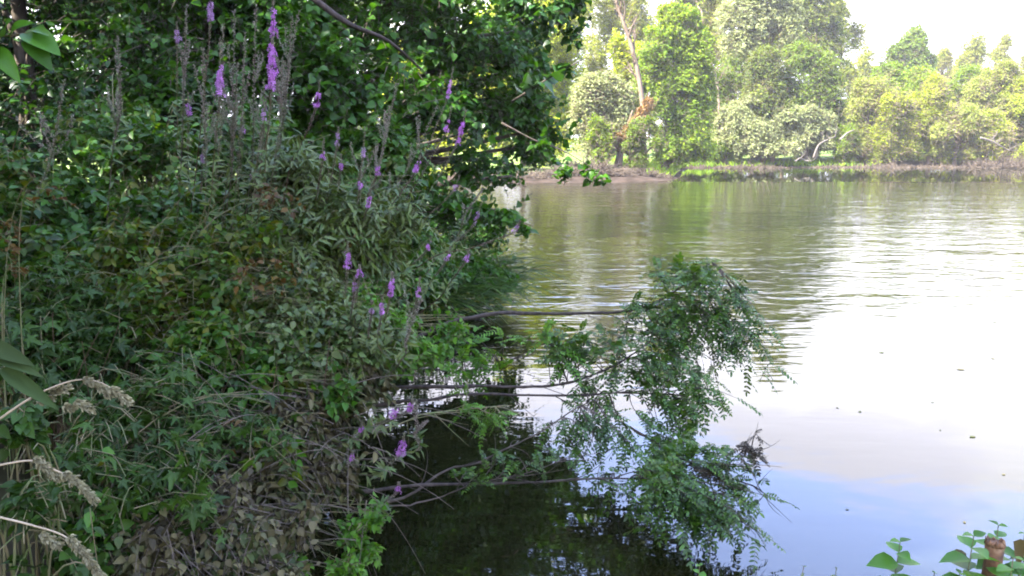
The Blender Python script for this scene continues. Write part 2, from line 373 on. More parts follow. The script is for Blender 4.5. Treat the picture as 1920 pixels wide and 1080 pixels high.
def make_water():
    m, n, l = mat_new('lake_water')
    out = n.new('ShaderNodeOutputMaterial'); pb = n.new('ShaderNodeBsdfPrincipled'); tcn = n.new('ShaderNodeTexCoord')
    sp = n.new('ShaderNodeSeparateXYZ'); l.new(tcn.outputs['Object'], sp.inputs[0])
    def math_(op, a, b=None, c=None, clamp=False):
        q = n.new('ShaderNodeMath'); q.operation = op; q.use_clamp = clamp
        for i, v in enumerate((a, b, c)):
            if v is None: continue
            if isinstance(v, (int, float)): q.inputs[i].default_value = v
            else: l.new(v, q.inputs[i])
        return q.outputs[0]
    def noise(scale, sx, sy, rot, detail=2, dist=0.0):
        mp = n.new('ShaderNodeMapping'); mp.inputs['Scale'].default_value = (sx, sy, 1); mp.inputs['Rotation'].default_value = (0, 0, rot)
        l.new(tcn.outputs['Object'], mp.inputs[0])
        q = n.new('ShaderNodeTexNoise'); q.inputs['Scale'].default_value = scale; q.inputs['Detail'].default_value = detail
        q.inputs['Distortion'].default_value = dist
        l.new(mp.outputs[0], q.inputs['Vector']); return q.outputs[0]
    fine = noise(5.0, 0.55, 1.6, R(12), 2, 0.3)
    mid = noise(1.7, 0.8, 1.6, R(-9), 2, 0.5)
    big = noise(0.22, 1, 1, 0.3, 1)
    # wind ruffles the middle of the lake; calm in the lee of the near bank and under the far bank
    edge = n.new('ShaderNodeMapRange'); edge.inputs[1].default_value = 43.4; edge.inputs[2].default_value = 44.0
    edge.inputs[3].default_value = 1.0; edge.inputs[4].default_value = 0.03; l.new(sp.outputs[1], edge.inputs[0])
    shel = n.new('ShaderNodeMapRange'); shel.inputs[1].default_value = 6.5; shel.inputs[2].default_value = 13.0
    shel.inputs[3].default_value = 0.07; shel.inputs[4].default_value = 1.0; shel.interpolation_type = 'SMOOTHSTEP'
    wob = math_('MULTIPLY_ADD', big, 8.0, sp.outputs[1]); l.new(math_('SUBTRACT', wob, 4.0), shel.inputs[0])
    amp = math_('MULTIPLY', edge.outputs[0], shel.outputs[0])
    h = math_('ADD', math_('MULTIPLY', fine, 0.010), math_('MULTIPLY', mid, 0.026))
    swell = noise(0.55, 0.45, 1.25, R(8), 3, 0.5)
    h = math_('ADD', h, math_('MULTIPLY', swell, 0.045))
    h = math_('MULTIPLY', h, amp)
    bp = n.new('ShaderNodeBump'); bp.inputs['Strength'].default_value = 1.0; bp.inputs['Distance'].default_value = 1.0
    l.new(h, bp.inputs['Height']); l.new(bp.outputs[0], pb.inputs['Normal'])
    pb.inputs['Base Color'].default_value = (0.009, 0.010, 0.003, 1); pb.inputs['Roughness'].default_value = 0.015
    pb.inputs['IOR'].default_value = 1.7; pb.inputs['Specular IOR Level'].default_value = 0.5
    l.new(pb.outputs[0], out.inputs[0])
    mb = MB(); mb.add([(-60, -60, 0), (320, -60, 0), (320, 100, 0), (-60, 100, 0)], [0, 1, 2, 3], [4])
    tag(mb.build('lake_water', m), kind='structure')
make_water()

# ------------------------------------------------------------------ plants: general builders
def sample_shell(rng, lobes, n, inner=0.55):
    """points near the surface of ellipsoid lobes, with their outward directions"""
    L = np.array([np.concatenate([c, r]) for c, r in lobes]); vol = (L[:, 3] * L[:, 4] * L[:, 5]) ** (2 / 3)
    idx = rng.choice(len(L), n, p=vol / vol.sum())
    d = norm(rng.normal(size=(n, 3))); d[:, 2] = np.where(d[:, 2] < -0.5, -d[:, 2], d[:, 2])
    rr = inner + (1 - inner) * rng.random(n) ** 0.6
    c = L[idx, :3]; r = L[idx, 3:]
    return c + d * r * rr[:, None], norm(d / np.maximum(r, 1e-3))

def clumpy(rng, p, freq, thr):
    """keep points where a smooth random field is high: leaves gather in clumps with hollows between"""
    v = np.zeros(len(p))
    for i in range(5):
        k = norm(rng.normal(size=3)) * freq * (0.7 + 0.9 * rng.random()); v += np.sin(p @ k + rng.random() * 6.28)
    return v / 2.2 > thr

def sprays(rng, mbL, mbT, tips, out, L, nleaf, tplt, size, droop=0.3, r0=0.004, up=0.25, hang=0.0, flat=0.55, width=None, spread=0.95, tw=True):
    N = len(tips)
    d = norm(out + rng.normal(size=(N, 3)) * 0.45 + np.array([0, 0, up]))
    Ls = L * (0.6 + 0.8 * rng.random(N))[:, None]
    st = tips - d * Ls; g = np.array([0, 0, -1.0])
    f = lambda t: st + d * Ls * t + g * droop * Ls * t * t
    if tw: mbT.twigs(np.stack([f(t) for t in (0, 0.35, 0.7, 1.0)], 1), r0, r0 * 0.45)
    for k in range(nleaf):
        t = 0.12 + 0.88 * (k + rng.random((N, 1)) * 0.5) / nleaf; t = np.minimum(t, 1)
        tan = norm(d + g * 2 * droop * t)
        side = norm(np.cross(tan, np.array([0, 0, 1.0]) + 0.3 * rng.normal(size=(N, 3)))) * (1 if k % 2 else -1)
        ld = tan * 0.55 + side * spread + rng.normal(size=(N, 3)) * 0.3 + g * hang
        if k == nleaf - 1: ld = tan + rng.normal(size=(N, 3)) * 0.2 + g * hang
        nr = np.array([0, 0, 1.0]) * flat + out * 0.45 + rng.normal(size=(N, 3)) * 0.42
        mbL.inst(tplt, f(t), ld, nr, size * (0.55 + 0.8 * rng.random(N)), width)

def limbs(rng, mbT, base, lobes, r, start=0.25, sway=0.3, n=8):
    base = np.asarray(base, float)
    for c, rad in lobes:
        c = np.asarray(c, float); h = c[2] - base[2]
        mid = base + np.array([0, 0, h * (0.5 + 0.2 * rng.random())]) + (c - base) * np.array([0.25, 0.25, 0]) + rng.normal(size=3) * sway * abs(h) * 0.15
        pts = bez(base + rng.normal(size=3) * np.array([r, r, 0]), mid, c, n)
        mbT.tube(pts, np.linspace(r * (0.7 + 0.3 * rng.random()), r * 0.18, n), 5)

def pick_lobes(rng, c, r, n, frac=(0.3, 0.45), pear=0.0, low=-0.8):
    """lobes filling a dome-like envelope (c, r) from its foot to its top"""
    out = []; c = np.array(c); r = np.array(r)
    for i in range(n):
        s = frac[0] + (frac[1] - frac[0]) * rng.random()
        z = low + (1 - s * 0.85 - low) * ((i + rng.random()) / n)
        w_ = math.sqrt(max(0.05, 1 - max(0, z) ** 2 * 1.0)) * (1 if z > -0.3 else 0.85)
        k = 1 - pear * max(0, z)
        x = (rng.random() * 2 - 1); x = np.sign(x) * abs(x) ** 0.7 * max(0.05, w_ * k - s)
        y = (rng.random() * 2 - 1) * 0.7 * max(0.05, w_ * k - s)
        out.append((c + np.array([x, y, z]) * r, np.array([r[0], r[1], min(r[2], r[0] * 1.5)]) * s * np.array([1.05, 1.05, 1.0])))
    return out

def Y_far(b): return b[1] > 44

def tree(name, label, cat, group, base, lobes, mat, tpltype, leaf, ntw, L, nleaf, trunk_r, seed, bark='far_bark', droop=0.3, hang=0.0,
         inner=0.5, up=0.25, trunk_pts=None, part_names=('trunk', 'crown'), r0=0.012, width=None, limb_f=0.55, spread=0.95):
    rng = np.random.default_rng(seed)
    root = empty(name, base, label, cat, group)
    mT, mL = MB(), MB()
    b = np.asarray(base, float) - np.array([0, 0, 0.15])
    if trunk_pts is None:
        cs = np.mean([c for c, _ in lobes], axis=0); top = max(c[2] for c, _ in lobes)
        tp = bez(b, (b[0] * 0.8 + cs[0] * 0.2, b[1] * 0.8 + cs[1] * 0.2, (b[2] + cs[2]) / 2), (cs[0], cs[1], cs[2] * 0.3 + top * 0.7), 10)
    else: tp = smooth_line(trunk_pts, 16)
    mT.tube(tp, np.linspace(trunk_r, trunk_r * 0.3, len(tp)), 8)
    for c, rad in lobes:
        z = c[2] - rad[2] * 0.6
        j = int(np.argmin(np.abs(tp[:, 2] - (b[2] + (z - b[2]) * 0.7))))
        s = tp[j]; mid = s * 0.5 + c * 0.5 + np.array([0, 0, 0.15 * abs(c[2] - s[2])]) + rng.normal(size=3) * 0.08 * np.linalg.norm(c - s)
        mT.tube(bez(s, mid, c, 8), np.linspace(trunk_r * limb_f * (1 - 0.5 * j / len(tp)), trunk_r * 0.08, 8), 5)
    tips, out = sample_shell(rng, lobes, ntw, inner)
    if group == 'trees of the near bank': keep_ = clumpy(rng, tips, 4.5, -0.05); tips, out = tips[keep_], out[keep_]
    elif Y_far(base): keep_ = clumpy(rng, tips, 2.2, -0.55); tips, out = tips[keep_], out[keep_]
    keep = tips[:, 2] > ground_h(tips[:, 0], tips[:, 1]) * (base[2] > 0) + 0.12
    tips, out = tips[keep], out[keep]
    sprays(rng, mL, mT, tips, out, L, nleaf, tpltype, leaf, droop, r0, up, hang, width=width, spread=spread)
    mT.build(part_names[0], M[bark], root); mL.build(part_names[1], M[mat], root)
    return root

# ------------------------------------------------------------------ far bank trees
def far(name, label, cat, group, x0, x1, yt, yb, Y, mat, seed, ntw=1500, n=9, depth=None, leaf=0.26, L=0.9, nleaf=8, tpltype=CARD, frac=(0.26, 0.42),
        trunk_r=0.22, pear=0.2, droop=0.3, hang=0.0, bark='far_bark', basex=None, lift=0.0, lobes=None, inner=0.35, up=0.25):
    rng = np.random.default_rng(seed + 1000); leaf *= 0.74; L *= 1.35; ntw = int(ntw * 1.9); yb += 12 if Y < 90 else 60
    a = P(x0, yb, Y); b = P(x1, yt, Y)
    w_ = (b[0] - a[0]) / 2; h_ = (b[2] - a[2]) / 2
    c = np.array([(a[0] + b[0]) / 2, Y, (a[2] + b[2]) / 2])
    dp = depth if depth else w_ * 0.9
    if Y > 105: frac = (0.42, 0.62)
    if lobes is None: lobes = pick_lobes(rng, c, (w_ * 1.3, dp * 1.1, h_ * 1.05), n + 8, frac, pear); ntw = int(ntw * 2.0)
    else: lobes = [(P(px, py, Y + dy), np.array([r * Y / F * 1.2, r * Y / F, rz * Y / F * 1.2])) for px, py, r, rz, dy in lobes]
    bx = P(basex, 300, Y)[0] if basex is not None else c[0]
    base = (bx, Y, gz(bx, Y))
    return tree(name, label, cat, group, base, lobes, mat, tpltype, leaf, ntw, L, nleaf, trunk_r, seed, bark, droop, hang, inner, up)

G1 = 'trees on the far bank'; G2 = 'shrubs along the far shore'; G3 = 'distant treeline'
# --- left part of the far bank (seen past and through the near tree)
far('willow_tree', 'pale yellow green willow seen through the gaps of the dark overhanging tree', 'tree', G1, 700, 900, 60, 330, 47, 'f_yellow', 1, 2300, 12)
far('broadleaf_tree', 'sunlit yellow green tree just right of the overhanging tree branches', 'tree', G1, 880, 1090, -110, 300, 53, 'f_yellow', 2, 3000, 14)
far('poplar_tree', 'hazy tall poplar rising behind the yellow green tree', 'tree', G1, 960, 1110, -150, 150, 74, 'f_poplar', 3, 1900, 10, leaf=0.22)
far('poplar_tree', 'hazy poplar with a thin open top, directly behind the bare leaning trunk', 'tree', G1, 1085, 1230, -180, 170, 78, 'f_poplar', 4, 1500, 10, leaf=0.24)
far('poplar_tree', 'tall grey green poplar rising behind the vine covered tree', 'tree', G1, 1215, 1370, -190, 150, 76, 'f_poplar', 5, 2000, 10, leaf=0.22)
far('willow_shrub', 'silvery willow below the bare leaning trunk, shaded on its right side', 'shrub', G2, 1068, 1200, 125, 290, 50, 'f_silver', 6, 2400, 0, leaf=0.2,
    lobes=[(1110, 170, 38, 36, 0), (1155, 190, 42, 45, 0.6), (1095, 225, 32, 40, 0), (1160, 245, 40, 38, 0.3), (1120, 270, 36, 24, -0.4), (1140, 150, 26, 20, 0.5)])
far('leafy_shrub', 'small bright green bush in front of the silvery willow', 'shrub', G2, 1100, 1150, 215, 290, 48.6, 'f_bright', 7, 600, 5, leaf=0.18, L=0.5)
far('leafy_shrub', 'dark green bush beside the hollow at the foot of the vine covered tree', 'shrub', G2, 1170, 1240, 215, 305, 48.5, 'f_mid', 8, 900, 6, leaf=0.18, L=0.5)
far('broadleaf_tree', 'yellowish tree with sparse crown behind the bare leaning trunk', 'tree', G1, 1120, 1215, 50, 230, 58, 'f_yellow', 9, 1300, 9)
far('vine_covered_tree', 'light green tree wrapped in climbing vines down to the water, dark on its right', 'tree', G1, 1190, 1345, 10, 295, 55, 'f_bright', 10, 6500, 0, leaf=0.24,
    basex=1245, trunk_r=0.35, lobes=[(1275, 45, 42, 36, 0), (1240, 85, 45, 40, 0), (1300, 95, 42, 45, 0), (1225, 140, 36, 42, 0), (1262, 285, 34, 26, -0.3), (1310, 280, 30, 26, 0), (1275, 160, 50, 48, 0), (1315, 170, 30, 50, 0.5),
    (1290, 215, 46, 50, 0), (1285, 262, 42, 36, -0.3), (1245, 190, 28, 40, -0.5), (1255, 20, 24, 20, 0)])
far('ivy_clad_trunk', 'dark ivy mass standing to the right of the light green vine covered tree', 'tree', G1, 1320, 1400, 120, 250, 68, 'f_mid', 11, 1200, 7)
# --- middle
far('willow_tree', 'large silver willow with a billowing crown, tallest silvery tree of the far bank', 'tree', G1, 1340, 1500, -40, 120, 70, 'f_silver', 12, 4200, 0, leaf=0.24,
    basex=1430, trunk_r=0.4, lobes=[(1400, 30, 50, 42, 0), (1450, 60, 48, 38, 0), (1385, 80, 34, 30, 0), (1470, 25, 34, 36, 0), (1425, -20, 50, 40, 0), (1490, 85, 24, 22, 0), (1365, 30, 24, 30, 1), (1430, 95, 36, 20, 0)])
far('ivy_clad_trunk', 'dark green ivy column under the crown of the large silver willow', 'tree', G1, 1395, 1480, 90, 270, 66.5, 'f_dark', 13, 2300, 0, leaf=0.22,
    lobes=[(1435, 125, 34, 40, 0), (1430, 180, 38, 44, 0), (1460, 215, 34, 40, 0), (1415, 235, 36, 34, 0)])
far('poplar_tree', 'tall dark blue green poplar at the edge of the open sky', 'tree', G1, 1490, 1600, -120, 150, 82, 'f_dark', 14, 3000, 0, leaf=0.26,
    lobes=[(1520, -40, 48, 50, 0), (1535, 20, 42, 50, 0), (1555, 70, 34, 44, 0), (1570, 110, 26, 34, 0), (1505, 40, 34, 50, 0), (1530, 110, 40, 30, 0), (1480, -10, 30, 60, 0)])
far('poplar_tree', 'pale poplar between the silver willow and the dark blue green poplar', 'tree', G1, 1440, 1540, -180, 90, 86, 'f_poplar', 15, 1600, 9, leaf=0.24)
far('broadleaf_tree', 'rounded green tree with a sunlit top right of the dark ivy column', 'tree', G1, 1455, 1585, 70, 260, 68, 'f_mid', 16, 3200, 0, leaf=0.22,
    basex=1510, lobes=[(1500, 105, 36, 30, 0), (1530, 125, 40, 34, 0), (1480, 140, 34, 36, 0), (1550, 165, 34, 38, 0), (1510, 175, 44, 40, 0), (1560, 205, 26, 30, 0), (1500, 220, 40, 36, 0)])
far('leafy_shrub', 'light green patch of young growth before the vine covered tree', 'shrub', G2, 1325, 1400, 225, 302, 66, 'f_bright', 17, 900, 6, leaf=0.18, L=0.5)
far('willow_shrub', 'wide pale silver willow shrub leaning over the mud with dead branches beside it', 'shrub', G2, 1335, 1570, 170, 300, 66.3, 'f_silver', 18, 6500, 0, leaf=0.2, L=0.7,
    lobes=[(1375, 235, 40, 42, 0), (1400, 200, 32, 28, 0), (1420, 250, 44, 40, -0.4), (1470, 225, 42, 32, 0), (1500, 255, 40, 28, 0), (1540, 230, 30, 26, 0.4), (1450, 275, 50, 22, -0.5), (1510, 210, 26, 20, 0), (1365, 270, 34, 26, -0.3), (1530, 260, 34, 22, 0.5)])
# --- right thicket
far('willow_shrub', 'green willow bush just right of the dark gap behind the bleached branch', 'shrub', G2, 1585, 1680, 135, 290, 66.5, 'f_sage', 19, 2400, 8, leaf=0.2, frac=(0.3, 0.45))
far('willow_shrub', 'rusty tinged willow bush at the waterline, left end of the thicket', 'shrub', G2, 1625, 1730, 165, 290, 65.8, 'f_yellow', 20, 2000, 8, leaf=0.2)
far('willow_shrub', 'yellow green willow bush in the middle of the right thicket', 'shrub', G2, 1700, 1800, 130, 290, 67, 'f_yellow', 21, 2600, 9, leaf=0.2)
far('willow_shrub', 'low rounded willow bush with its foot in the mud left of the bare brushwood', 'shrub', G2, 1740, 1850, 190, 290, 66, 'f_sage', 22, 2200, 8, leaf=0.2)
far('willow_shrub', 'tall pale willow bush behind the bare brushwood', 'shrub', G2, 1790, 1920, 110, 260, 70, 'f_sage', 23, 3200, 10, leaf=0.2)
far('willow_shrub', 'pale willow bush running out of the picture at its right edge', 'shrub', G2, 1870, 2040, 105, 290, 68.5, 'f_yellow', 24, 3000, 10, leaf=0.2)
far('willow_shrub', 'broad sunlit willow behind the rusty tinged bush', 'shrub', G2, 1610, 1760, 110, 260, 73, 'f_bright', 25, 2600, 10, leaf=0.22)
far('willow_shrub', 'willow bush beyond the right edge of the picture', 'shrub', G2, 2010, 2240, 110, 290, 69, 'f_sage', 26, 2200, 9, leaf=0.24)
far('willow_shrub', 'olive green willow bush behind the left part of the thicket, under the airy poplar', 'shrub', G2, 1560, 1690, 140, 290, 73, 'f_mid', 33, 2400, 9, leaf=0.22)
far('willow_shrub', 'sunlit willow bush of the thicket directly below the slender highest poplar', 'shrub', G2, 1740, 1880, 118, 270, 76, 'f_bright', 34, 2400, 9, leaf=0.22)
far('willow_shrub', 'sage coloured willow bush of the thicket below the split topped poplar', 'shrub', G2, 1850, 2000, 125, 270, 75, 'f_sage', 35, 2400, 9, leaf=0.22)
far('willow_shrub', 'small yellowish willow bush at the mud between two larger bushes of the thicket', 'shrub', G2, 1820, 1900, 200, 290, 66.2, 'f_yellow', 36, 1300, 7, leaf=0.2)
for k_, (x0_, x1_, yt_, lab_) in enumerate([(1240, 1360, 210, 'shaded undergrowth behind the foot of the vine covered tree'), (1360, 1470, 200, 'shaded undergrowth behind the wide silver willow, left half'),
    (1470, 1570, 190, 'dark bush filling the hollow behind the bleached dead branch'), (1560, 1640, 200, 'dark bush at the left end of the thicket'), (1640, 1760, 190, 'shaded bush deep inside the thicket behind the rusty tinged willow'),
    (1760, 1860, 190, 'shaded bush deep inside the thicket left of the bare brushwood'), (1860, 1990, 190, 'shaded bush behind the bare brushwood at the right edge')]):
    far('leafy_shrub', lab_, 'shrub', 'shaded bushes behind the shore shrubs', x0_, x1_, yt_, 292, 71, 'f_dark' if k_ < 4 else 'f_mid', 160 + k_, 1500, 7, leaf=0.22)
far('leafy_shrub', 'low bright bush between the silver willow and the thicket', 'shrub', G2, 1555, 1615, 225, 292, 66.2, 'f_bright', 37, 900, 6, leaf=0.18, L=0.6)
# --- distant treeline
far('broadleaf_tree', 'round topped green tree with reddish crown above the thicket', 'tree', G3, 1640, 1765, 42, 200, 100, 'f_mid', 27, 2600, 11, leaf=0.34, L=1.2)
far('poplar_tree', 'small airy poplar left of the round topped tree', 'tree', G3, 1584, 1659, 62, 200, 112, 'f_poplar', 28, 700, 7, leaf=0.3)
far('poplar_tree', 'blue green tree with a flat top right of the round topped tree', 'tree', G3, 1735, 1800, 55, 200, 115, 'f_poplar', 29, 1300, 8, leaf=0.3, L=1.2)
far('poplar_tree', 'slender poplar with the highest top of the distant treeline', 'tree', G3, 1778, 1864, 30, 200, 112, 'f_poplar', 30, 1200, 8, leaf=0.3, L=1.2)
far('poplar_tree', 'distant poplar with a split top near the right edge', 'tree', G3, 1838, 1919, 40, 200, 114, 'f_poplar', 31, 1200, 8, leaf=0.3, L=1.2)
far('poplar_tree', 'distant poplar cut by the right edge of the picture', 'tree', G3, 1890, 1960, 48, 200, 116, 'f_poplar', 32, 1200, 8, leaf=0.3, L=1.2)
WL = ['farthest left behind the overhanging tree', 'behind the heavy limb of the overhanging tree', 'behind the hanging twigs', 'behind the yellow green tree', 'behind the bare leaning trunk', 'behind the vine covered tree', 'behind the thin forked tree', 'behind the large silver willow']
for k in range(8):
    far('broadleaf_tree', 'distant hazy wood tree ' + WL[k], 'tree', 'background wood', 560 + k * 130, 740 + k * 130, -20 - (k % 3) * 30, 260, 92 + (k % 3) * 4,
        ['f_mid', 'f_poplar', 'f_sage'][k % 3], 40 + k, 1500, 9, leaf=0.34, L=1.3)

# bare leaning trunks on the far bank
def bare_tree(label, pts, r, seed, mat='far_bark', nbr=14, group=None, cat='tree', name='bare_tree', blen=1.6):
    rng = np.random.default_rng(seed)
    q = smooth_line([P(*p) for p in pts], 20); root = empty(name, q[0], label, cat, group)
    m = MB(); m.tube(q, np.linspace(r, r * 0.35, len(q)), 8); m.build('trunk', M[mat], root)
    m = MB()
    for i in range(nbr):
        j = rng.integers(len(q) // 3, len(q)); s = q[j]
        d = norm(rng.normal(size=3) * np.array([1, 0.6, 0.5]) + np.array([0, 0, 0.7]) + norm(q[-1] - q[0]) * 0.6)
        l_ = blen * (0.4 + rng.random()); e = s + d * l_
        m.tube(bez(s, s + d * l_ * 0.5 + rng.normal(size=3) * 0.15 * l_, e, 6), np.linspace(r * 0.35, r * 0.06, 6), 5)
        for _ in range(3):
            t = s + (e - s) * (0.3 + 0.6 * rng.random()); d2 = norm(d + rng.normal(size=3) * 0.6)
            m.tube(bez(t, t + d2 * l_ * 0.25, t + d2 * l_ * 0.45 + np.array([0, 0, 0.1]), 4), np.linspace(r * 0.14, r * 0.03, 4), 4)
    m.build('branch', M[mat], root)
    return root
bare_tree('bare brown trunk leaning left above the silvery willow on the far bank', [(1208, 290, 52), (1203, 180, 52), (1185, 90, 52), (1158, 10, 52), (1140, -60, 52)], 0.2, 61, nbr=18)
bare_tree('thin bare forked tree right of the vine covered tree', [(1350, 270, 66), (1345, 160, 66), (1325, 90, 66), (1315, 20, 66)], 0.14, 62, nbr=20)
r_ = far('creeper_on_fallen_trunk', 'orange yellow creeper running slantwise down a leaning trunk to the mud', 'vine', None, 1150, 1235, 180, 275, 49.5, 'f_orange', 63, 900, 0, leaf=0.15, L=0.35,
    basex=1152, trunk_r=0.15, lobes=[(1215, 195, 10, 14, 0), (1205, 212, 12, 14, 0), (1192, 228, 12, 13, 0), (1178, 243, 12, 12, 0), (1165, 258, 12, 12, 0), (1158, 272, 11, 10, 0)])

# driftwood, dead branches and brushwood on the mud
bare_tree('bleached forked dead branch standing up from the mud left of the thicket', [(1525, 296, 62.5), (1535, 272, 62.5), (1552, 262, 62.8), (1568, 255, 63)], 0.09, 64, 'dead_wood', 5, name='dead_branch', cat='dead branch', blen=0.8)
bare_tree('short pale stump of a broken limb slanting out under the thicket', [(1575, 262, 65), (1588, 250, 65), (1602, 243, 65)], 0.10, 65, 'dead_wood', 1, name='dead_branch', cat='dead branch', blen=0.5)
bare_tree('whitish dead roots lying at the waterline below the wide silver willow', [(1492, 302, 61), (1500, 297, 61.3), (1510, 301, 61.3), (1522, 302, 61)], 0.08, 66, 'dead_wood', 7, name='dead_branch', cat='dead branch', blen=0.7)
bare_tree('long grey dead limb sticking out of the brushwood near the right edge', [(1838, 258, 64), (1858, 264, 64), (1880, 276, 64), (1895, 284, 64)], 0.09, 67, 'dead_wood', 8, name='dead_branch', cat='dead branch', blen=1.2)

def brush(label, px, py, Y, w_, h_, n, seed, mat='brush', group='brushwood heaps on the far shore'):
    rng = np.random.default_rng(seed); c = P(px, py, Y); g = gz(c[0], Y)
    m = MB()
    for i in range(n):
        s = np.array([c[0] + (rng.random() - 0.5) * w_, Y + (rng.random() - 0.5) * 1.6, 0.0]); s[2] = gz(s[0], s[1]) - 0.05
        k = 1 - abs(s[0] - c[0]) / w_
        d = norm(np.array([rng.normal() * 0.9, -0.3 + rng.normal() * 0.4, 0.25 + 0.8 * rng.random()])); l_ = 0.75 * h_ * (0.5 + 0.9 * rng.random()) * k
        e = s + d * l_
        m.tube(bez(s, s + d * l_ * 0.5 + np.array([0, 0, 0.15 * l_]), e + np.array([0, 0, -0.2 * l_]), 5), np.linspace(0.035, 0.01, 5), 4, False)
    o = m.build('brushwood_heap', M[mat]); tag(o, label, 'brushwood', group)
brush('wide tan heap of dry brushwood below the silvery willow, left on the far shore', 1105, 310, 46.5, 4.2, 2.0, 420, 71)
brush('dry brown brushwood on the mud in front of the dark hollow', 1205, 312, 47.5, 3.2, 1.1, 300, 72)
brush('low dark brushwood under the wide silver willow', 1410, 300, 62.6, 6.0, 1.2, 380, 73)
brush('grey brushwood between the silver willow and the thicket', 1560, 297, 63.2, 4.0, 0.9, 220, 74)
brush('brown stalks at the foot of the rusty tinged willow bush', 1665, 295, 64.2, 5.0, 1.1, 320, 75)
brush('low brushwood along the mud at the middle of the thicket', 1770, 293, 64.4, 4.6, 0.9, 260, 76)
brush('big tangle of bare grey brushwood at the right edge of the far shore', 1885, 288, 64.2, 5.5, 2.6, 520, 77)
brush('dry brushwood on the shore seen under the overhanging tree', 1010, 322, 45.4, 3.4, 1.0, 240, 78)

# grass on the little point of the far shore, and herbs along the mud
def tufts(name, label, n, x0, x1, y0, y1, h, mat, seed, wd=3.0):
    rng = np.random.default_rng(seed); X = x0 + (x1 - x0) * rng.random(n); Y = y0 + (y1 - y0) * rng.random(n)
    Z = ground_h(X, Y); k = Z > 0.04; X, Y, Z = X[k], Y[k], Z[k]; N = len(X)
    d = np.stack([rng.normal(size=N) * 0.35, rng.normal(size=N) * 0.35, np.ones(N)], -1); nr = rng.normal(size=(N, 3)) + np.array([0, -1, 0.3])
    m = MB(); m.inst(BLADE, np.stack([X, Y, Z - 0.02], -1), d, nr, h * (0.5 + rng.random(N)), np.full(N, wd))
    o = m.build(name, M[mat]); tag(o, label, 'grass', kind='stuff')
tufts('shore_grass', 'low green grass growing along the far shore', 9000, 8, 30, 47, 68, 0.35, 'f_bright', 81, 5)
tufts('bank_grass', 'rank grass growing over the near bank', 9000, -9, -0.9, 5.5, 18, 0.4, 'grass', 82, 0.7)

# ------------------------------------------------------------------ near trees
def near_lobes(lst): return [(P(px, py, Y), np.array([r, r, rz])) for px, py, Y, r, rz in lst]

# A: the tree hanging over the water
ov = near_lobes([(600, 60, 9, 0.95, 0.8), (700, 150, 8.5, 0.85, 0.75), (800, 60, 10, 1.0, 0.9), (820, 210, 9.5, 0.7, 0.55), (900, 120, 10.5, 0.85, 0.7), (900, 300, 10, 0.55, 0.45),
                 (955, 210, 11, 0.65, 0.6), (960, 330, 10.5, 0.42, 0.38), (640, 260, 8.5, 0.85, 0.6), (760, 330, 9, 0.62, 0.5), (850, 380, 9.2, 0.5, 0.3), (940, 395, 9.8, 0.3, 0.18),
                 (560, 150, 8, 0.7, 0.8), (870, 110, 14, 1.2, 0.9), (930, 80, 14, 1.0, 1.0), (930, 230, 14, 0.75, 0.8), (965, 310, 14, 0.5, 0.5), (800, 200, 14, 0.9, 0.7), (985, 170, 14, 0.6, 0.7), (1000, 270, 11, 0.45, 0.35), (1000, 200, 11, 0.35, 0.4), (1020, 240, 11, 0.32, 0.3), (1005, 120, 11, 0.35, 0.4), (985, 60, 11, 0.4, 0.4), (900, 200, 10.5, 0.6, 0.5), (960, 60, 11, 0.5, 0.5), (760, -60, 10, 1.5, 1.0), (900, -90, 11, 1.4, 0.9), (620, -120, 10, 1.4, 1.2), (680, -330, 11, 1.8, 1.5), (860, -330, 12, 1.5, 1.2)])
b0 = (-3.7, 10.5); base = (b0[0], b0[1], gz(*b0))
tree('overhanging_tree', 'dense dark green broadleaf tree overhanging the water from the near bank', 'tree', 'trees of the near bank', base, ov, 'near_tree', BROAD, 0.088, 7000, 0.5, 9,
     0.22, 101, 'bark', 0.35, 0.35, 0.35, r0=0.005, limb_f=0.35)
# visible heavy limb, and hanging twig ends of the same tree
ovt = bpy.data.objects['overhanging_tree']
m = MB(); m.tube(smooth_line([P(540, -40, 8.2), P(625, 25, 8.0), P(665, 50, 8.0), P(730, 78, 8.1), P(800, 140, 8.6)], 16), (0.038, 0.012), 7)
m.build('limb', M['branch'], ovt)
def twig_part(parent, pts, regions, matL, tplt, size, n, seed, L=0.25, nleaf=6, hang=0.3, r=0.012, name='hanging_branch', droop=0.4):
    rng = np.random.default_rng(seed); mT, mL = MB(), MB()
    q = smooth_line([P(*p) for p in pts], 18); mT.tube(q, np.linspace(r, r * 0.3, len(q)), 5)
    tips, out = sample_shell(rng, near_lobes(regions), n, 0.1)
    sprays(rng, mL, mT, tips, out, L, nleaf, tplt, size, droop, 0.0025, 0.0, hang)
    b = mT.build(name, M['bark'], parent); mL.build('foliage', M[matL], b)
twig_part(ovt, [(900, -60, 9), (960, -10, 9), (1010, 25, 9), (1060, 50, 9)], [(990, 15, 9, 0.28, 0.22), (1050, 20, 9, 0.25, 0.28), (1070, 55, 9, 0.14, 0.14), (1010, 60, 9, 0.14, 0.1), (960, -5, 9, 0.3, 0.15), (1085, 0, 9, 0.14, 0.2)], 'near_dark', BROAD, 0.085, 110, 102, 0.3)
twig_part(ovt, [(960, 190, 8), (1000, 165, 7.6), (1040, 140, 7.4), (1100, 108, 7.3)], [(985, 150, 7.6, 0.06, 0.05), (1025, 140, 7.5, 0.08, 0.06), (1060, 125, 7.4, 0.07, 0.05), (1095, 108, 7.3, 0.05, 0.03)], 'near_dark', BROAD, 0.13, 9, 103, 0.14, 3)
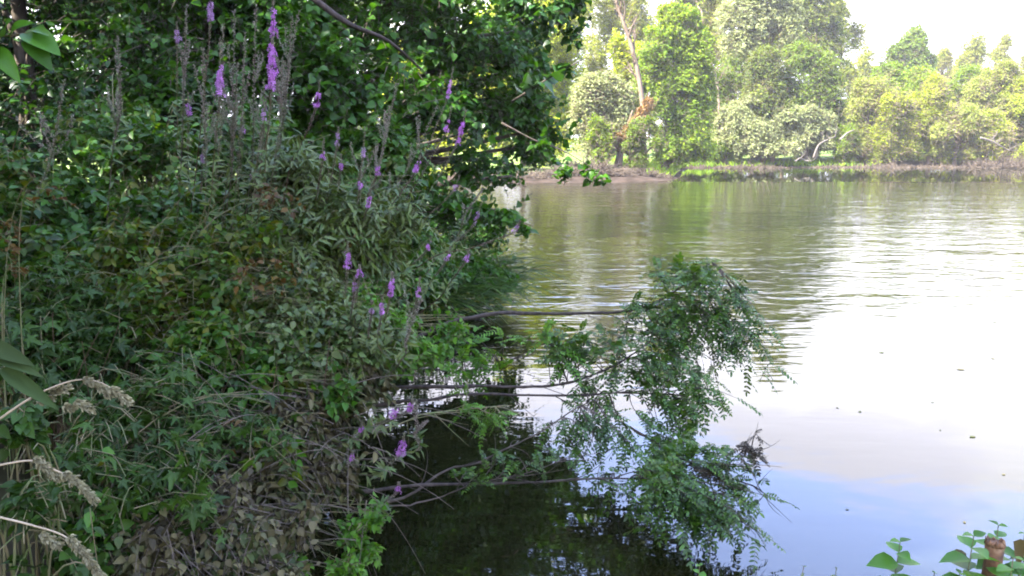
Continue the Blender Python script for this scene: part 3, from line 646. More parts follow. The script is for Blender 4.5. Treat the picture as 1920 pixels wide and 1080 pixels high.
twig_part(ovt, [(940, 230, 9), (1000, 262, 9), (1050, 280, 9), (1095, 305, 9), (1128, 325, 9)], [(1060, 318, 9, 0.12, 0.1), (1100, 312, 9, 0.12, 0.08), (1125, 330, 9, 0.06, 0.05), (1045, 300, 9, 0.08, 0.06), (1020, 265, 9, 0.15, 0.08)], 'near_tree', BROAD, 0.085, 26, 104, 0.22)
twig_part(ovt, [(780, 400, 9), (880, 390, 9), (950, 405, 9), (1000, 425, 9)], [(900, 385, 9, 0.25, 0.12), (950, 400, 9, 0.22, 0.12), (990, 420, 9, 0.1, 0.06), (840, 375, 9, 0.25, 0.15)], 'near_tree', BROAD, 0.08, 60, 105, 0.22)

# B: the dark trees behind the thicket on the left
def ntree(label, px, Y, lst, mat, tplt, size, ntw, seed, tr=0.16, L=0.5, name='bank_tree', nleaf=9, inner=0.3, hang=0.3):
    b = P(px, 300, Y); base = (b[0], Y, gz(b[0], Y))
    tree(name, label, 'tree', 'trees of the near bank', base, near_lobes(lst), mat, tplt, size, ntw, L, nleaf, tr, seed, 'bark', 0.35, hang, inner, r0=0.005, limb_f=0.35)
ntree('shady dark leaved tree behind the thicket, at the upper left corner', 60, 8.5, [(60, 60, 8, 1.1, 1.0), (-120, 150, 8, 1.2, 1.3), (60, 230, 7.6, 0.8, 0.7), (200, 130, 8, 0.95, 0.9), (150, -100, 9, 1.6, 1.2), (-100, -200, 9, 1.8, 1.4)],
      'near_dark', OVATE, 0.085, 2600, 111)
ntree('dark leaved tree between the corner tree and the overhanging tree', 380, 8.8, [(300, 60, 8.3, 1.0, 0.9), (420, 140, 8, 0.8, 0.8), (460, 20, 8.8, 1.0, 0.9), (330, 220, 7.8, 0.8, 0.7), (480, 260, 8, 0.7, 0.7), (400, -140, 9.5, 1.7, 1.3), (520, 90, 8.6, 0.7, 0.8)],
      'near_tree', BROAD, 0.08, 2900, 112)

tree('overhanging_tree', 'tall tree farther along the near bank whose high boughs reach out over the lake', 'tree', 'trees of the near bank', (-6.0, 19.5, gz(-6.0, 19.5)),
     [(np.array(c_), np.array(r_)) for c_, r_ in [((-4, 19.5, 8), (3, 2.6, 2.6)), ((-1.5, 19.5, 8.2), (2.2, 2.2, 2.0)), ((0.6, 19.8, 7.9), (1.8, 2.0, 1.9)), ((2.4, 20, 8.3), (1.6, 1.8, 1.6)), ((3.8, 20, 9.0), (1.3, 1.6, 1.3)),
      ((-3, 20, 11), (3, 2.6, 2.4)), ((0.5, 20, 11), (2.4, 2.2, 1.8)), ((-6, 19, 10), (3, 3, 3)), ((-1, 18.5, 6.6), (1.4, 1.2, 0.9)), ((-3.5, 18, 6), (1.8, 1.6, 1.4)), ((1.2, 19, 6.3), (0.9, 1.0, 0.7))]], 'near_tree', CARD, 0.2, 8500, 0.8, 9, 0.3, 106, 'bark', 0.35, 0.3, 0.35, r0=0.007, limb_f=0.4)

# C: tall wood on the near bank, left of and behind the camera; mostly unseen trees, added to throw the shade
wood = [(-4.8, -1.3, 10.0, 2.7), (-3.0, -2.6, 9.0, 2.2), (-7.5, -3.5, 10.5, 3.2), (-6.2, 1.0, 11.0, 3.0), (-8.8, 5.0, 12.0, 3.4), (-7.5, 10.0, 9.0, 2.6), (-9.5, 14.0, 12.5, 3.6), (-8.5, 19.0, 12.0, 3.4), (-3.6, -4.5, 9.5, 2.8), (-13, 9, 13.5, 3.8), (-13.5, 1, 13, 3.8), (-14, 18, 13, 3.8), (-13, 27, 12, 3.6), (-15, 36, 12, 3.8), (-4.2, 2.6, 10.5, 2.3)]
for k, (x, y, h, r) in enumerate(wood):
    rng = np.random.default_rng(130 + k)
    lob = pick_lobes(rng, (x, y, h * 0.6), (r, r, h * 0.42), 10, (0.34, 0.5))
    tree('tall_tree', 'tall tree of the near wood mostly out of view, added to shade the thicket', 'tree', 'wood of the near bank', (x, y, gz(x, y)), lob, 'near_tree', CARD, 0.20, 1500, 0.9, 9, 0.25, 130 + k, 'bark', 0.3, 0.2, 0.3, r0=0.008)

# ------------------------------------------------------------------ near thicket shrubs
G4 = 'shrubs of the near thicket'
def shrub(name, label, cat, px, Y, lst, mat, tplt, size, ntw, seed, L=0.3, nleaf=8, droop=0.5, hang=0.25, stem='stem_green', sr=0.006, nst=8, inner=0.25, up=0.2, width=None, r0=0.0022, group=G4, spread=0.95):
    rng = np.random.default_rng(seed)
    b = P(px, 600, Y); bx = b[0]
    while gz(bx, Y) < 0.45: bx -= 0.1
    base = np.array([bx, Y, gz(bx, Y)])
    root = empty(name, base, label, cat, group); mT, mL = MB(), MB()
    lob = near_lobes(lst)
    for c, r in lob:
        for _ in range(nst):
            s = base + np.array([-0.12 * abs(rng.normal()), 0.2 * rng.normal(), 0]); s[2] = gz(s[0], s[1]) - 0.03
            e = c + rng.normal(size=3) * r * 0.45
            mT.tube(bez(s, (s[0] * 0.7 + e[0] * 0.3, s[1] * 0.7 + e[1] * 0.3, max(s[2], e[2]) + 0.25 * rng.random()), e, 9), np.linspace(sr, sr * 0.3, 9), 5, False)
    tips, out = sample_shell(rng, lob, int(ntw * 2.1), inner)
    k = clumpy(rng, tips, 11.0 / max(0.6, lob[0][1][0] * 2.2), -0.2); tips, out = tips[k], out[k]
    sprays(rng, mL, mT, tips, out, L, nleaf, tplt, size * 0.76, droop, r0, up, hang, width=None, spread=spread)
    # drop what would dip under the water or the soil
    mT.build('stem', M[stem], root); mL.build('foliage', M[mat], root)
    return root
# (px, py, Y, radius, vertical radius)
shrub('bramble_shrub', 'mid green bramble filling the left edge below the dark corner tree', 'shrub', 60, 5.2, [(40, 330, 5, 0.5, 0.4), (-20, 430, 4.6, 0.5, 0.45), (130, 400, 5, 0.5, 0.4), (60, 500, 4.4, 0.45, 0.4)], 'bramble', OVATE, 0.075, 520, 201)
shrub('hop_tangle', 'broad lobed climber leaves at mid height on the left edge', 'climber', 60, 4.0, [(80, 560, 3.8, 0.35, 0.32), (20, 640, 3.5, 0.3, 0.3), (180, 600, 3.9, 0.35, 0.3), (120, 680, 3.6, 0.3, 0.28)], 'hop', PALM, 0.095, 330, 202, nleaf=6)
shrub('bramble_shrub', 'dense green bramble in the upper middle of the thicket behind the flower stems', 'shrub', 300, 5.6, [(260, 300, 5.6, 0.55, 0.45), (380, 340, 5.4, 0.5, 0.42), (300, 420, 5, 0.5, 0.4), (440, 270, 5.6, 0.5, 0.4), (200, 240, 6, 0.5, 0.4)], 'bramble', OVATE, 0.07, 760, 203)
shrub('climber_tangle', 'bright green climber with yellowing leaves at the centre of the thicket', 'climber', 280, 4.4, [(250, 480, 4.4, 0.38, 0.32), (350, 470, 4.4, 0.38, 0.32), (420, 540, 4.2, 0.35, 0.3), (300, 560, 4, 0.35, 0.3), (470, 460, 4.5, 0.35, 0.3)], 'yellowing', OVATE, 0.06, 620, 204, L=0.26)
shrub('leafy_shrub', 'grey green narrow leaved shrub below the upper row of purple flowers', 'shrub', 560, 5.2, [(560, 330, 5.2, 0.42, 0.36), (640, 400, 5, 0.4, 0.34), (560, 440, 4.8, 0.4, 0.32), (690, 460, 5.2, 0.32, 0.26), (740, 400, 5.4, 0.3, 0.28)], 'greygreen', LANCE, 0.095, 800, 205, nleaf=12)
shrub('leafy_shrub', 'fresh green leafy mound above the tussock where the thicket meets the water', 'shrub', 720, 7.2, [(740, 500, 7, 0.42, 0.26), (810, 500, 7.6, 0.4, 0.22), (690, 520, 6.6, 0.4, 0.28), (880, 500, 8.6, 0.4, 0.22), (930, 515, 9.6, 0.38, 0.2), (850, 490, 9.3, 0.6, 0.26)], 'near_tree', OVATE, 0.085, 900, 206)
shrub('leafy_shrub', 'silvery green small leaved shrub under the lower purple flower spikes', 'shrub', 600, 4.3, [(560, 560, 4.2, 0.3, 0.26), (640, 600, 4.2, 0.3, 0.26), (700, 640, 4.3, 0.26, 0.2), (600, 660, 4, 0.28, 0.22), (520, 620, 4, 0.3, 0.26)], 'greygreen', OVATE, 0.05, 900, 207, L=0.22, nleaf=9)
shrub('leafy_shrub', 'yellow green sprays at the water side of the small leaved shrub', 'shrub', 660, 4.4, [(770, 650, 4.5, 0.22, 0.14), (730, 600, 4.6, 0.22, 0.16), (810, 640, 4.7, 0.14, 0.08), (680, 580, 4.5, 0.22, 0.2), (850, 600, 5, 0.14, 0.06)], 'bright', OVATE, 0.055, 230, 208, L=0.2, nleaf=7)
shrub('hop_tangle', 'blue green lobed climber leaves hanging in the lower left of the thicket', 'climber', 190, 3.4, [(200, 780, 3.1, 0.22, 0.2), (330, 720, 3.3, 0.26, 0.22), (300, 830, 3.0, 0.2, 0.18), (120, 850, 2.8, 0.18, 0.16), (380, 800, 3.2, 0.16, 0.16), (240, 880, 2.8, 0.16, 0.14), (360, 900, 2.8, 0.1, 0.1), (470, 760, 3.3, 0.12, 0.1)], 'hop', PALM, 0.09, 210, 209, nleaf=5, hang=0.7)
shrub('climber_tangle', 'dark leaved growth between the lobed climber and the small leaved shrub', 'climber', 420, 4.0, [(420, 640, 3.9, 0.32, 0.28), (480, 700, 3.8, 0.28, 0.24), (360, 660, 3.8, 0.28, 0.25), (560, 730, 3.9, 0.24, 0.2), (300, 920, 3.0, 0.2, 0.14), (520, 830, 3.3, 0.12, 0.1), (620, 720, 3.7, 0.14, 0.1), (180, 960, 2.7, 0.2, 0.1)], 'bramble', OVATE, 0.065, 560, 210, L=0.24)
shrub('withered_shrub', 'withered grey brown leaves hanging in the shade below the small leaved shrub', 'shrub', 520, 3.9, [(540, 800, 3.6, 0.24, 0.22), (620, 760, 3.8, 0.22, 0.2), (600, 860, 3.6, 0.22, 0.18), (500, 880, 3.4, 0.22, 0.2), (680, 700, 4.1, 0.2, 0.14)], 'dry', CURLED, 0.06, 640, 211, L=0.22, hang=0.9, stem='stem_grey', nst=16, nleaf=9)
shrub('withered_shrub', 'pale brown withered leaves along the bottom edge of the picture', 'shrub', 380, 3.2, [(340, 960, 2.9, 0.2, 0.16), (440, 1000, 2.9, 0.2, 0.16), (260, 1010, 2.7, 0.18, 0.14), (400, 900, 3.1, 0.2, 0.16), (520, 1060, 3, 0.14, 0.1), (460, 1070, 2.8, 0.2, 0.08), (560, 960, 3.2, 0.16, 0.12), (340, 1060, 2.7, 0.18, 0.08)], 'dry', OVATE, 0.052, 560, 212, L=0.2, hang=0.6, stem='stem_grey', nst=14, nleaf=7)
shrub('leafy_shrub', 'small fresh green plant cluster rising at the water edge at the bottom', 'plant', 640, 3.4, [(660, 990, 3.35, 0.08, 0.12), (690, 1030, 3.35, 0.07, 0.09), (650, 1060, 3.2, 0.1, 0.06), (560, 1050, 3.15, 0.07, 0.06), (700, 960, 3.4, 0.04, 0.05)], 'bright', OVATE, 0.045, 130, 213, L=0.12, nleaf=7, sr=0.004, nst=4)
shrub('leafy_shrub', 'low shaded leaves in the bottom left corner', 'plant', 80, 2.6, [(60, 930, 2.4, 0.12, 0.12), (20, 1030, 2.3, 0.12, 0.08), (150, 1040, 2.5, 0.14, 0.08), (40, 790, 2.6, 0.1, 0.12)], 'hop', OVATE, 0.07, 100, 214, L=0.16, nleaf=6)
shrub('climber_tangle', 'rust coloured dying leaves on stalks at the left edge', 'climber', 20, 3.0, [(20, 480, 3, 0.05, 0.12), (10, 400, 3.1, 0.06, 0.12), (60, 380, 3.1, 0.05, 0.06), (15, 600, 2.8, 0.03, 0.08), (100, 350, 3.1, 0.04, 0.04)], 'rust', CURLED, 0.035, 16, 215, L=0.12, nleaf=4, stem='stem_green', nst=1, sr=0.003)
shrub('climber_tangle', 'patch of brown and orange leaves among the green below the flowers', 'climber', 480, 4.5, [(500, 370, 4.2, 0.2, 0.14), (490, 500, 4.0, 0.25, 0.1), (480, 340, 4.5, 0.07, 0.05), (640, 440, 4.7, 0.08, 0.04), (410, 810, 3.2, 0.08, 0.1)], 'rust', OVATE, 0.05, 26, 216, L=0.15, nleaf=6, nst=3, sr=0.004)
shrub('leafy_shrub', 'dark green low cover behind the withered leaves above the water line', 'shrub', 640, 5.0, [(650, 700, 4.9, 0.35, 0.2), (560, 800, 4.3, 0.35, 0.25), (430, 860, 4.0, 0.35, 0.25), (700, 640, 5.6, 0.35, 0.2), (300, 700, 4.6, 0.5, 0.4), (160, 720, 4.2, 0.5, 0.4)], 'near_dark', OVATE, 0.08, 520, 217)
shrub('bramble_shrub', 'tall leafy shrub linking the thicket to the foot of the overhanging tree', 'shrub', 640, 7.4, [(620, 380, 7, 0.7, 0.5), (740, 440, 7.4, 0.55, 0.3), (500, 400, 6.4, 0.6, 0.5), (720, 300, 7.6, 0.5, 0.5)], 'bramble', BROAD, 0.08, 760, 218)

shrub('waterside_shrub', 'dark bushy growth low over the water behind the overhanging tree', 'shrub', 760, 14.5, [(780, 400, 14.5, 1.2, 0.9), (860, 400, 15, 0.9, 0.75), (720, 330, 14, 1.2, 1.2), (905, 440, 14, 0.7, 0.45), (640, 400, 13, 1.2, 0.9)], 'near_dark', BROAD, 0.13, 900, 219, L=0.5, nleaf=8, inner=0.3)
# tussock of long grass overhanging the water
def tussock(label, px, py, Y, n, h, seed, lean=(0.8, -0.3)):
    rng = np.random.default_rng(seed); c = P(px, py, Y)
    X = c[0] + rng.normal(size=n) * 0.4; Yy = Y + rng.normal(size=n) * 0.5; Z = np.maximum(c[2] + rng.normal(size=n) * 0.06, ground_h(X, Yy) * 0.9)
    a = np.stack([X, Yy, Z], -1); d = np.stack([lean[0] + rng.normal(size=n) * 0.5, lean[1] + rng.normal(size=n) * 0.5, 0.8 + 0.3 * rng.random(n)], -1)
    m = MB(); m.inst(leaf_tpl([(0.2, 0.014), (0.45, 0.014), (0.65, 0.012), (0.85, 0.007)], 0.95, 0.4), a, d, np.stack([-d[:, 0], -d[:, 1], np.ones(n)], -1), h * (0.6 + 0.7 * rng.random(n)), np.full(n, 1.2))
    o = m.build('grass_tussock', M['grass']); tag(o, label, 'grass tussock', 'tussocks at the water edge')
tussock('long bladed grass tussock drooping over the water where the bank ends', 835, 520, 11.5, 1300, 0.6, 231)
tussock('darker grass tussock tucked between the thicket and the overhanging tree', 760, 540, 8.5, 800, 0.55, 232)

# ------------------------------------------------------------------ purple loosestrife
BIGLEAF = leaf_tpl([(t, 0.36 * math.sin(math.pi * t ** 0.8) ** 0.8 + 0.004) for t in np.linspace(0.04, 0.96, 14)], 0.35, 0.14)
FLOWER = tpl([(0, 0, 0)] + [(math.sin(a + da) * r, 0.25, math.cos(a + da) * r) for a in np.arange(5) * 2 * np.pi / 5 for da, r in ((-0.28, 0.75), (0.0, 1.0), (0.28, 0.75))],
             [(0, 1 + 3 * i, 2 + 3 * i, 3 + 3 * i) for i in range(5)])
def loosestrife(label, tip, start, Yt, fl, top=0.05, full=1.0, seed=0, below=0.16, faded=False):
    """tip = photo pixel of the flower spike centre, start = pixel where the stem leaves the thicket, fl = flower length in m"""
    rng = np.random.default_rng(300 + seed); k_ = 1.0
    if tip[1] < 430: k_ = 1.35 if tip[0] < 560 else 1.15; Yt *= k_; fl *= k_; top *= k_
    c = P(tip[0], tip[1], Yt); s = P(start[0], start[1], Yt + 0.15)
    s = P(start[0], start[1], Yt + 0.4)
    gb = np.array([s[0] - 0.5 - 0.3 * rng.random(), Yt + 1.2, 0.0]); gb[0] = min(gb[0], -1.7 - 0.4 * rng.random()); gb[2] = gz(gb[0], gb[1]) - 0.03
    d = norm(c - s); dl = norm(d + np.array([0, 0, 0.8]))
    p0 = c - dl * fl * 0.5; p1 = c + dl * fl * 0.5; p2 = p1 + norm(dl + np.array([0, 0, 0.3])) * top
    path = smooth_line([gb, gb * 0.45 + s * 0.55 + np.array([-0.03, 0, 0.05]), s, s * 0.5 + p0 * 0.5 + np.array([0, 0, -0.01]), p0, p1, p2], 48)
    root = empty('purple_loosestrife', gb, label, 'wildflower', 'purple loosestrife stems along the bank')
    m = MB(); m.tube(path, np.linspace(0.004, 0.0012, len(path)), 5); m.build('stem', M['stem_green' if seed % 3 else 'stem_red'], root)
    def ring(mb, tplt, a, b, n, rad, sz, upk, w=None):
        t = np.sort(rng.random(n))[:, None]; pos = a + (b - a) * t
        o = rng.normal(size=(n, 3)); ax = norm(b - a); o = norm(o - (o @ ax)[:, None] * ax)
        mb.inst(tplt, pos + o * rad * rng.random((n, 1)) ** 0.5, norm(o + ax * upk), ax + rng.normal(size=(n, 3)) * 0.3, sz * (0.7 + 0.6 * rng.random(n)), w)
    m = MB(); nw = max(3, int(fl / 0.011)); ax = norm(p1 - p0)
    for k in range(nw):          # whorls of uneven size with gaps between them
        t = (k + 0.5) / nw; q_ = p0 + (p1 - p0) * t + rng.normal(size=3) * 0.002; u = rng.random()
        if full < 1.3 and u < 0.3 and nw > 4: continue
        n_ = int((2.5 + 4.5 * full) * (0.45 + 0.9 * rng.random()) * (1 - 0.35 * t)) + 1; rr = 0.012 * (0.55 + 0.5 * full) * (0.5 + 1.1 * rng.random()) * (1.15 - 0.5 * t)
        ring(m, FLOWER, q_ - ax * 0.004, q_ + ax * 0.004, n_, rr * k_, 0.0092 * k_, 0.25)
    m.build('flower_spike', M['petal_faded' if faded else 'petal'], root)
    m = MB(); q = p0 - dl * below
    j = np.argmin(np.linalg.norm(path - p0, axis=1)); j0 = max(1, j - 6)
    for k in range(j0, j): ring(m, CURLED, path[k], path[k + 1], 16, 0.004, 0.011, 0.8)
    m.build('seed_spike', M['seed'], root)
    m = MB(); ring(m, CURLED, p1, p2, 34, 0.004, 0.010, 1.2); m.build('bud_tip', M['seed'], root)
    m = MB()
    for k in range(6, j0):
        for sgn in (1, -1):
            t = norm(path[k + 1] - path[k]); sd_ = norm(np.cross(t, rng.normal(size=3)))
            m.inst(LANCE, path[k][None], (t * 0.5 + sd_ * sgn + np.array([0, 0, -0.15]))[None], (t + 0.3 * rng.normal(size=3))[None], np.array([0.035 + 0.045 * (1 - k / len(path))]))
    m.build('foliage', M['greygreen'], root)
FL = [
 ('tall purple flower stem, the topmost spike at the upper edge of the picture', (512, 45), (500, 260), 3.1, 0.10, 0.05, 0.9, 0),
 ('brightest and longest purple flower spike, standing high above the thicket', (510, 128), (490, 380), 3.0, 0.16, 0.03, 1.4, 0),
 ('purple flower spike left of the longest one, with a bare tip above it', (412, 155), (390, 400), 3.0, 0.12, 0.10, 1.0, 0),
 ('faded mauve spike reaching the top edge left of the topmost spike', (395, 25), (370, 300), 3.2, 0.08, 0.08, 0.5, 1),
 ('small faded flower head in the upper left among dark leaves', (332, 68), (330, 280), 3.6, 0.05, 0.03, 0.5, 1),
 ('tiny purple flower left of the stem with a bare tip', (353, 205), (350, 380), 3.4, 0.04, 0.05, 0.4, 0),
 ('short purple head with a thin bud tip before the bright green leaves', (595, 188), (540, 330), 3.8, 0.07, 0.06, 0.9, 0),
 ('pale mauve flowers low on the stem under the longest spike', (495, 222), (480, 420), 3.2, 0.07, 0.12, 0.5, 1),
 ('tiny purple flower right of the pale mauve stem foot', (456, 243), (440, 420), 3.4, 0.03, 0.06, 0.4, 0),
 ('purple speck of flower beside the brown and orange leaves', (474, 328), (460, 470), 3.8, 0.03, 0.06, 0.4, 0),
 ('faint mauve flower amid the bramble at the left centre', (380, 297), (370, 460), 3.6, 0.03, 0.04, 0.3, 1),
 ('slim purple spike highest on the right, in front of the overhanging tree', (843, 165), (740, 420), 4.6, 0.11, 0.06, 0.6, 0),
 ('purple spike on a slanting stem, left one of the close pair over the tree', (838, 238), (720, 440), 4.5, 0.08, 0.08, 0.9, 0),
 ('purple spike on a slanting stem, right one of the close pair over the tree', (863, 250), (760, 430), 4.5, 0.13, 0.07, 0.9, 0),
 ('pale drooping mauve flower head curling over at its tip', (633, 264), (600, 430), 4.0, 0.07, 0.03, 0.8, 1),
 ('small mauve flowers just below the drooping pale head', (606, 290), (580, 440), 4.0, 0.05, 0.06, 0.5, 0),
 ('tiny purple flower under the drooping pale head', (639, 312), (620, 440), 4.1, 0.03, 0.05, 0.6, 0),
 ('slim long mauve stem rising left of the brown seed stalks', (681, 285), (650, 440), 4.2, 0.06, 0.1, 0.4, 1),
 ('purple flower head at the end of a low arch, below the close pair', (782, 312), (690, 440), 4.4, 0.07, 0.06, 0.8, 0),
 ('purple tuft lying flat along its stem amid the slanting stems', (708, 320), (650, 450), 4.2, 0.04, 0.04, 0.6, 0),
 ('two tiny purple flowers on a thin vertical stem', (675, 347), (650, 470), 4.1, 0.05, 0.06, 0.4, 0),
 ('mauve flowers clustered where several slanting stems cross', (692, 378), (640, 500), 4.1, 0.06, 0.05, 0.6, 0),
 ('faded mauve tip of a slanting stem above the tree gap', (853, 352), (740, 460), 4.5, 0.05, 0.05, 0.4, 1),
 ('tall faded mauve spike near the water with a long bud tip', (893, 410), (800, 500), 4.7, 0.09, 0.09, 0.6, 1),
 ('mauve tip of the nearly horizontal stem reaching out over the yellow water', (966, 430), (800, 490), 4.8, 0.06, 0.03, 0.4, 1),
 ('pale purple flowers at the foot of the yellow gap, left of two small heads', (803, 461), (730, 530), 4.6, 0.07, 0.03, 0.6, 0),
 ('small purple head just above the fresh green mound, left of its twin', (840, 481), (780, 560), 4.7, 0.05, 0.04, 0.8, 0),
 ('small purple head just above the fresh green mound, the right twin', (875, 483), (810, 570), 4.8, 0.05, 0.04, 0.8, 0),
 ('purple spike at the left end of the lower flower row', (652, 487), (640, 620), 3.9, 0.09, 0.06, 1.0, 0),
 ('purple flower beside and right of the left end spike in the lower row', (674, 512), (655, 640), 3.9, 0.04, 0.02, 0.9, 0),
 ('mauve flower tail hanging below the left end spike', (664, 540), (650, 640), 3.9, 0.07, 0.02, 0.6, 1),
 ('biggest purple spike of the lower flower row, at its middle', (734, 538), (705, 660), 3.8, 0.09, 0.04, 1.0, 0),
 ('rosy purple flower cluster below the biggest spike of the lower row', (716, 576), (700, 680), 3.75, 0.07, 0.02, 1.1, 0),
 ('faded purple flowers left of the rosy cluster', (697, 580), (680, 680), 3.8, 0.06, 0.02, 0.6, 1),
 ('purple head with a thin green tip at the right end of the lower row', (785, 546), (750, 660), 4.0, 0.05, 0.06, 0.8, 0),
 ('bright purple flower pair above the dark water, the left one', (738, 776), (650, 810), 3.5, 0.06, 0.02, 1.5, 0),
 ('bright purple flower pair above the dark water, the right one', (769, 763), (690, 805), 3.5, 0.05, 0.02, 1.4, 0),
 ('fat bright purple spike hanging alone over the dark water', (753, 840), (700, 890), 3.4, 0.08, 0.05, 1.5, 0),
 ('small purple flower at the edge of the withered leaves', (660, 857), (620, 900), 3.4, 0.03, 0.02, 0.9, 0),
 ('lowest purple flower, next to the lowest twig over the water', (746, 917), (690, 960), 3.4, 0.04, 0.02, 1.1, 0),
 ('tiny purple flower left of the bright pair', (677, 805), (640, 830), 3.5, 0.02, 0.02, 0.6, 0),
]
for k, (lab, tip, st, Y, fl, top, full, fd) in enumerate(FL): loosestrife(lab, tip, st, Y, fl, top, full, k, faded=bool(fd))

# seed stalks without flowers (feathery grey green spikes)
def seedstalk(label, tip, start, Y, ln, seed):
    rng = np.random.default_rng(700 + seed); t = P(tip[0], tip[1], Y); s = P(start[0], start[1], Y + 0.1)
    s = P(start[0], start[1], Y + 0.4); gb = np.array([s[0] - 0.5 - 0.3 * rng.random(), Y + 1.2, 0.0]); gb[0] = min(gb[0], -1.7 - 0.4 * rng.random())
    gb[2] = gz(gb[0], gb[1]) - 0.03
    path = smooth_line([gb, gb * 0.5 + s * 0.5, s, s * 0.5 + t * 0.5 + rng.normal(size=3) * 0.02, t], 48)
    root = empty('seed_stalk', gb, label, 'seed stalk', 'spent loosestrife stalks'); m = MB()
    m.tube(path, np.linspace(0.004, 0.001, len(path)), 5); m.build('stem', M['stem_grey' if seed % 2 else 'stem_green'], root)
    m = MB(); k0 = int(len(path) * (1 - ln))
    for k in range(k0, len(path) - 1):
        n = 14; o = norm(rng.normal(size=(n, 3))); tt = norm(path[k + 1] - path[k])
        pos = path[k] + (path[k + 1] - path[k]) * rng.random((n, 1)) + o * 0.003
        m.inst(CURLED, pos, o + tt * 0.8, rng.normal(size=(n, 3)) + tt, 0.011 * (0.7 + 0.6 * rng.random(n)))
    for q_ in range(5 if tip[1] < 300 else 2):      # upright side spikes
        j = int(len(path) * rng.uniform(0.62, 0.86)); a_ = path[j]; e_ = a_ + np.array([rng.normal() * 0.05, rng.normal() * 0.04, 0.12 + 0.12 * rng.random()])
        b_ = bez(a_, a_ + (e_ - a_) * np.array([0.8, 0.8, 0.4]), e_, 8)
        for k in range(7):
            n = 12; o = norm(rng.normal(size=(n, 3))); tt = norm(b_[k + 1] - b_[k])
            m.inst(CURLED, b_[k] + (b_[k + 1] - b_[k]) * rng.random((n, 1)) + o * 0.003, o + tt * 0.8, rng.normal(size=(n, 3)) + tt, 0.010 * (0.7 + 0.6 * rng.random(n)))
    m.build('seed_spike', M['seed'], root); m = MB()
    for k in range(14, k0 + 8):
        t_ = norm(path[k + 1] - path[k]); sd_ = norm(rng.normal(size=(2, 3)))
        m.inst(LANCE, np.repeat(path[k][None], 2, 0), t_ * 0.6 + sd_, t_ + 0.3 * rng.normal(size=(2, 3)), 0.05 + 0.03 * rng.random(2))
    m.build('foliage', M['greygreen'], root)
SS = [((418, 45), (400, 380)), ((440, 20), (430, 360)), ((460, 60), (440, 380)), ((480, 10), (470, 330)), ((530, 110), (505, 360)), ((548, 30), (520, 300)), ((380, 90), (385, 380)), ((220, 70), (210, 300)),
      ((745, 150), (680, 400)), ((730, 200), (670, 420)), ((710, 270), (640, 450)), ((445, 120), (425, 350)), ((500, 180), (470, 400)), ((350, 10), (340, 300)), ((820, 200), (700, 430)), ((790, 560), (740, 690)),
      ((120, 150), (60, 400)), ((800, 790), (770, 850)), ((905, 355), (840, 470)), ((610, 420), (590, 560)), ((690, 430), (660, 560)), ((560, 20), (525, 280))]
SL = ['grey green seed stalk just above the purple spike with the bare tip', 'seed stalk touching the top edge right of the bare tipped spike', 'seed stalk halfway between the bare tipped spike and the longest flower spike',
 'seed stalk at the top edge left of the topmost purple spike', 'brownish seed stalk close to the right of the longest flower spike', 'seed stalk at the top edge right of the topmost purple spike',
 'seed stalk left of the bare tipped purple spike, among dark leaves', 'solitary knobbly seed stalk among dark leaves in the upper left', 'tall brown seed stalk rising before the overhanging tree, top one of three',
 'brown seed stalk just below the tallest one before the overhanging tree', 'shorter brown seed stalk, lowest of three before the overhanging tree', 'seed stalk leaning just right of the bare tipped purple spike',
 'seed stalk ending between the longest spike and the pale mauve flowers', 'seed stalk at the top edge above the small faded flower head', 'slanting seed stalk passing left of the slim highest spike on the right',
 'seed stalk left of the purple head with thin green tip in the lower row', 'lone seed stalk leaning right at the far left of the thicket', 'curved seed stalk hanging beside the fat bright spike over the water',
 'seed stalk above the tall faded mauve spike near the water', 'seed stalk in the middle of the grey green narrow leaved shrub', 'seed stalk right of the middle of the narrow leaved shrub', 'outermost seed stalk at the top edge, nearest to the heavy limb']
for k, (a, b) in enumerate(SS):
    seedstalk(SL[k], a, b, 4.1 + 0.03 * max(0, (a[0] - 400)) / 10 if a[1] < 500 else 3.7, 0.45, k)

# dead stalks, red brown canes in the shaded lower thicket
def canes():
    rng = np.random.default_rng(801)
    specs = [('red brown cane leaning across the thicket', 'stem_red', 40), ('grey dead twig tangle above the dark water edge', 'stem_grey', 150)]
    m = MB()
    for i in range(34):
        px = 60 + 420 * rng.random(); Y = 3.3 + 1.3 * rng.random(); s = P(px, 900, Y); s[2] = gz(s[0], s[1])
        e = P(px + rng.normal() * 60 + 40, 560 + 250 * rng.random(), Y - 0.1)
        m.tube(bez(s, (s + e) / 2 + rng.normal(size=3) * 0.06, e, 7), np.linspace(0.003, 0.0015, 7), 4, False)
    tag(m.build('dead_canes', M['stem_red']), 'thin red brown canes standing close together in the shaded lower thicket', 'canes', kind='stuff')
    m = MB()
    for i in range(95):
        px = 420 + 280 * rng.random(); py = 700 + 330 * rng.random(); Y = 3.2 + 0.6 * rng.random()
        s = P(px, py, Y); d = norm(np.array([rng.normal(), rng.normal() * 0.4, rng.normal() * 0.5 - 0.1])); l_ = 0.2 + 0.4 * rng.random()
        e = s + d * l_; e[2] -= 0.15 * l_
        e[2] = max(e[2], 0.03)
        m.tube(bez(s, s + d * l_ * 0.5 + np.array([0, 0, 0.12 * l_]), e, 7), np.linspace(0.0022, 0.0009, 7), 4, False)
    tag(m.build('dead_twigs', M['stem_grey']), 'tangle of grey dead twigs at the foot of the thicket above the dark water', 'twigs', kind='stuff')
canes()

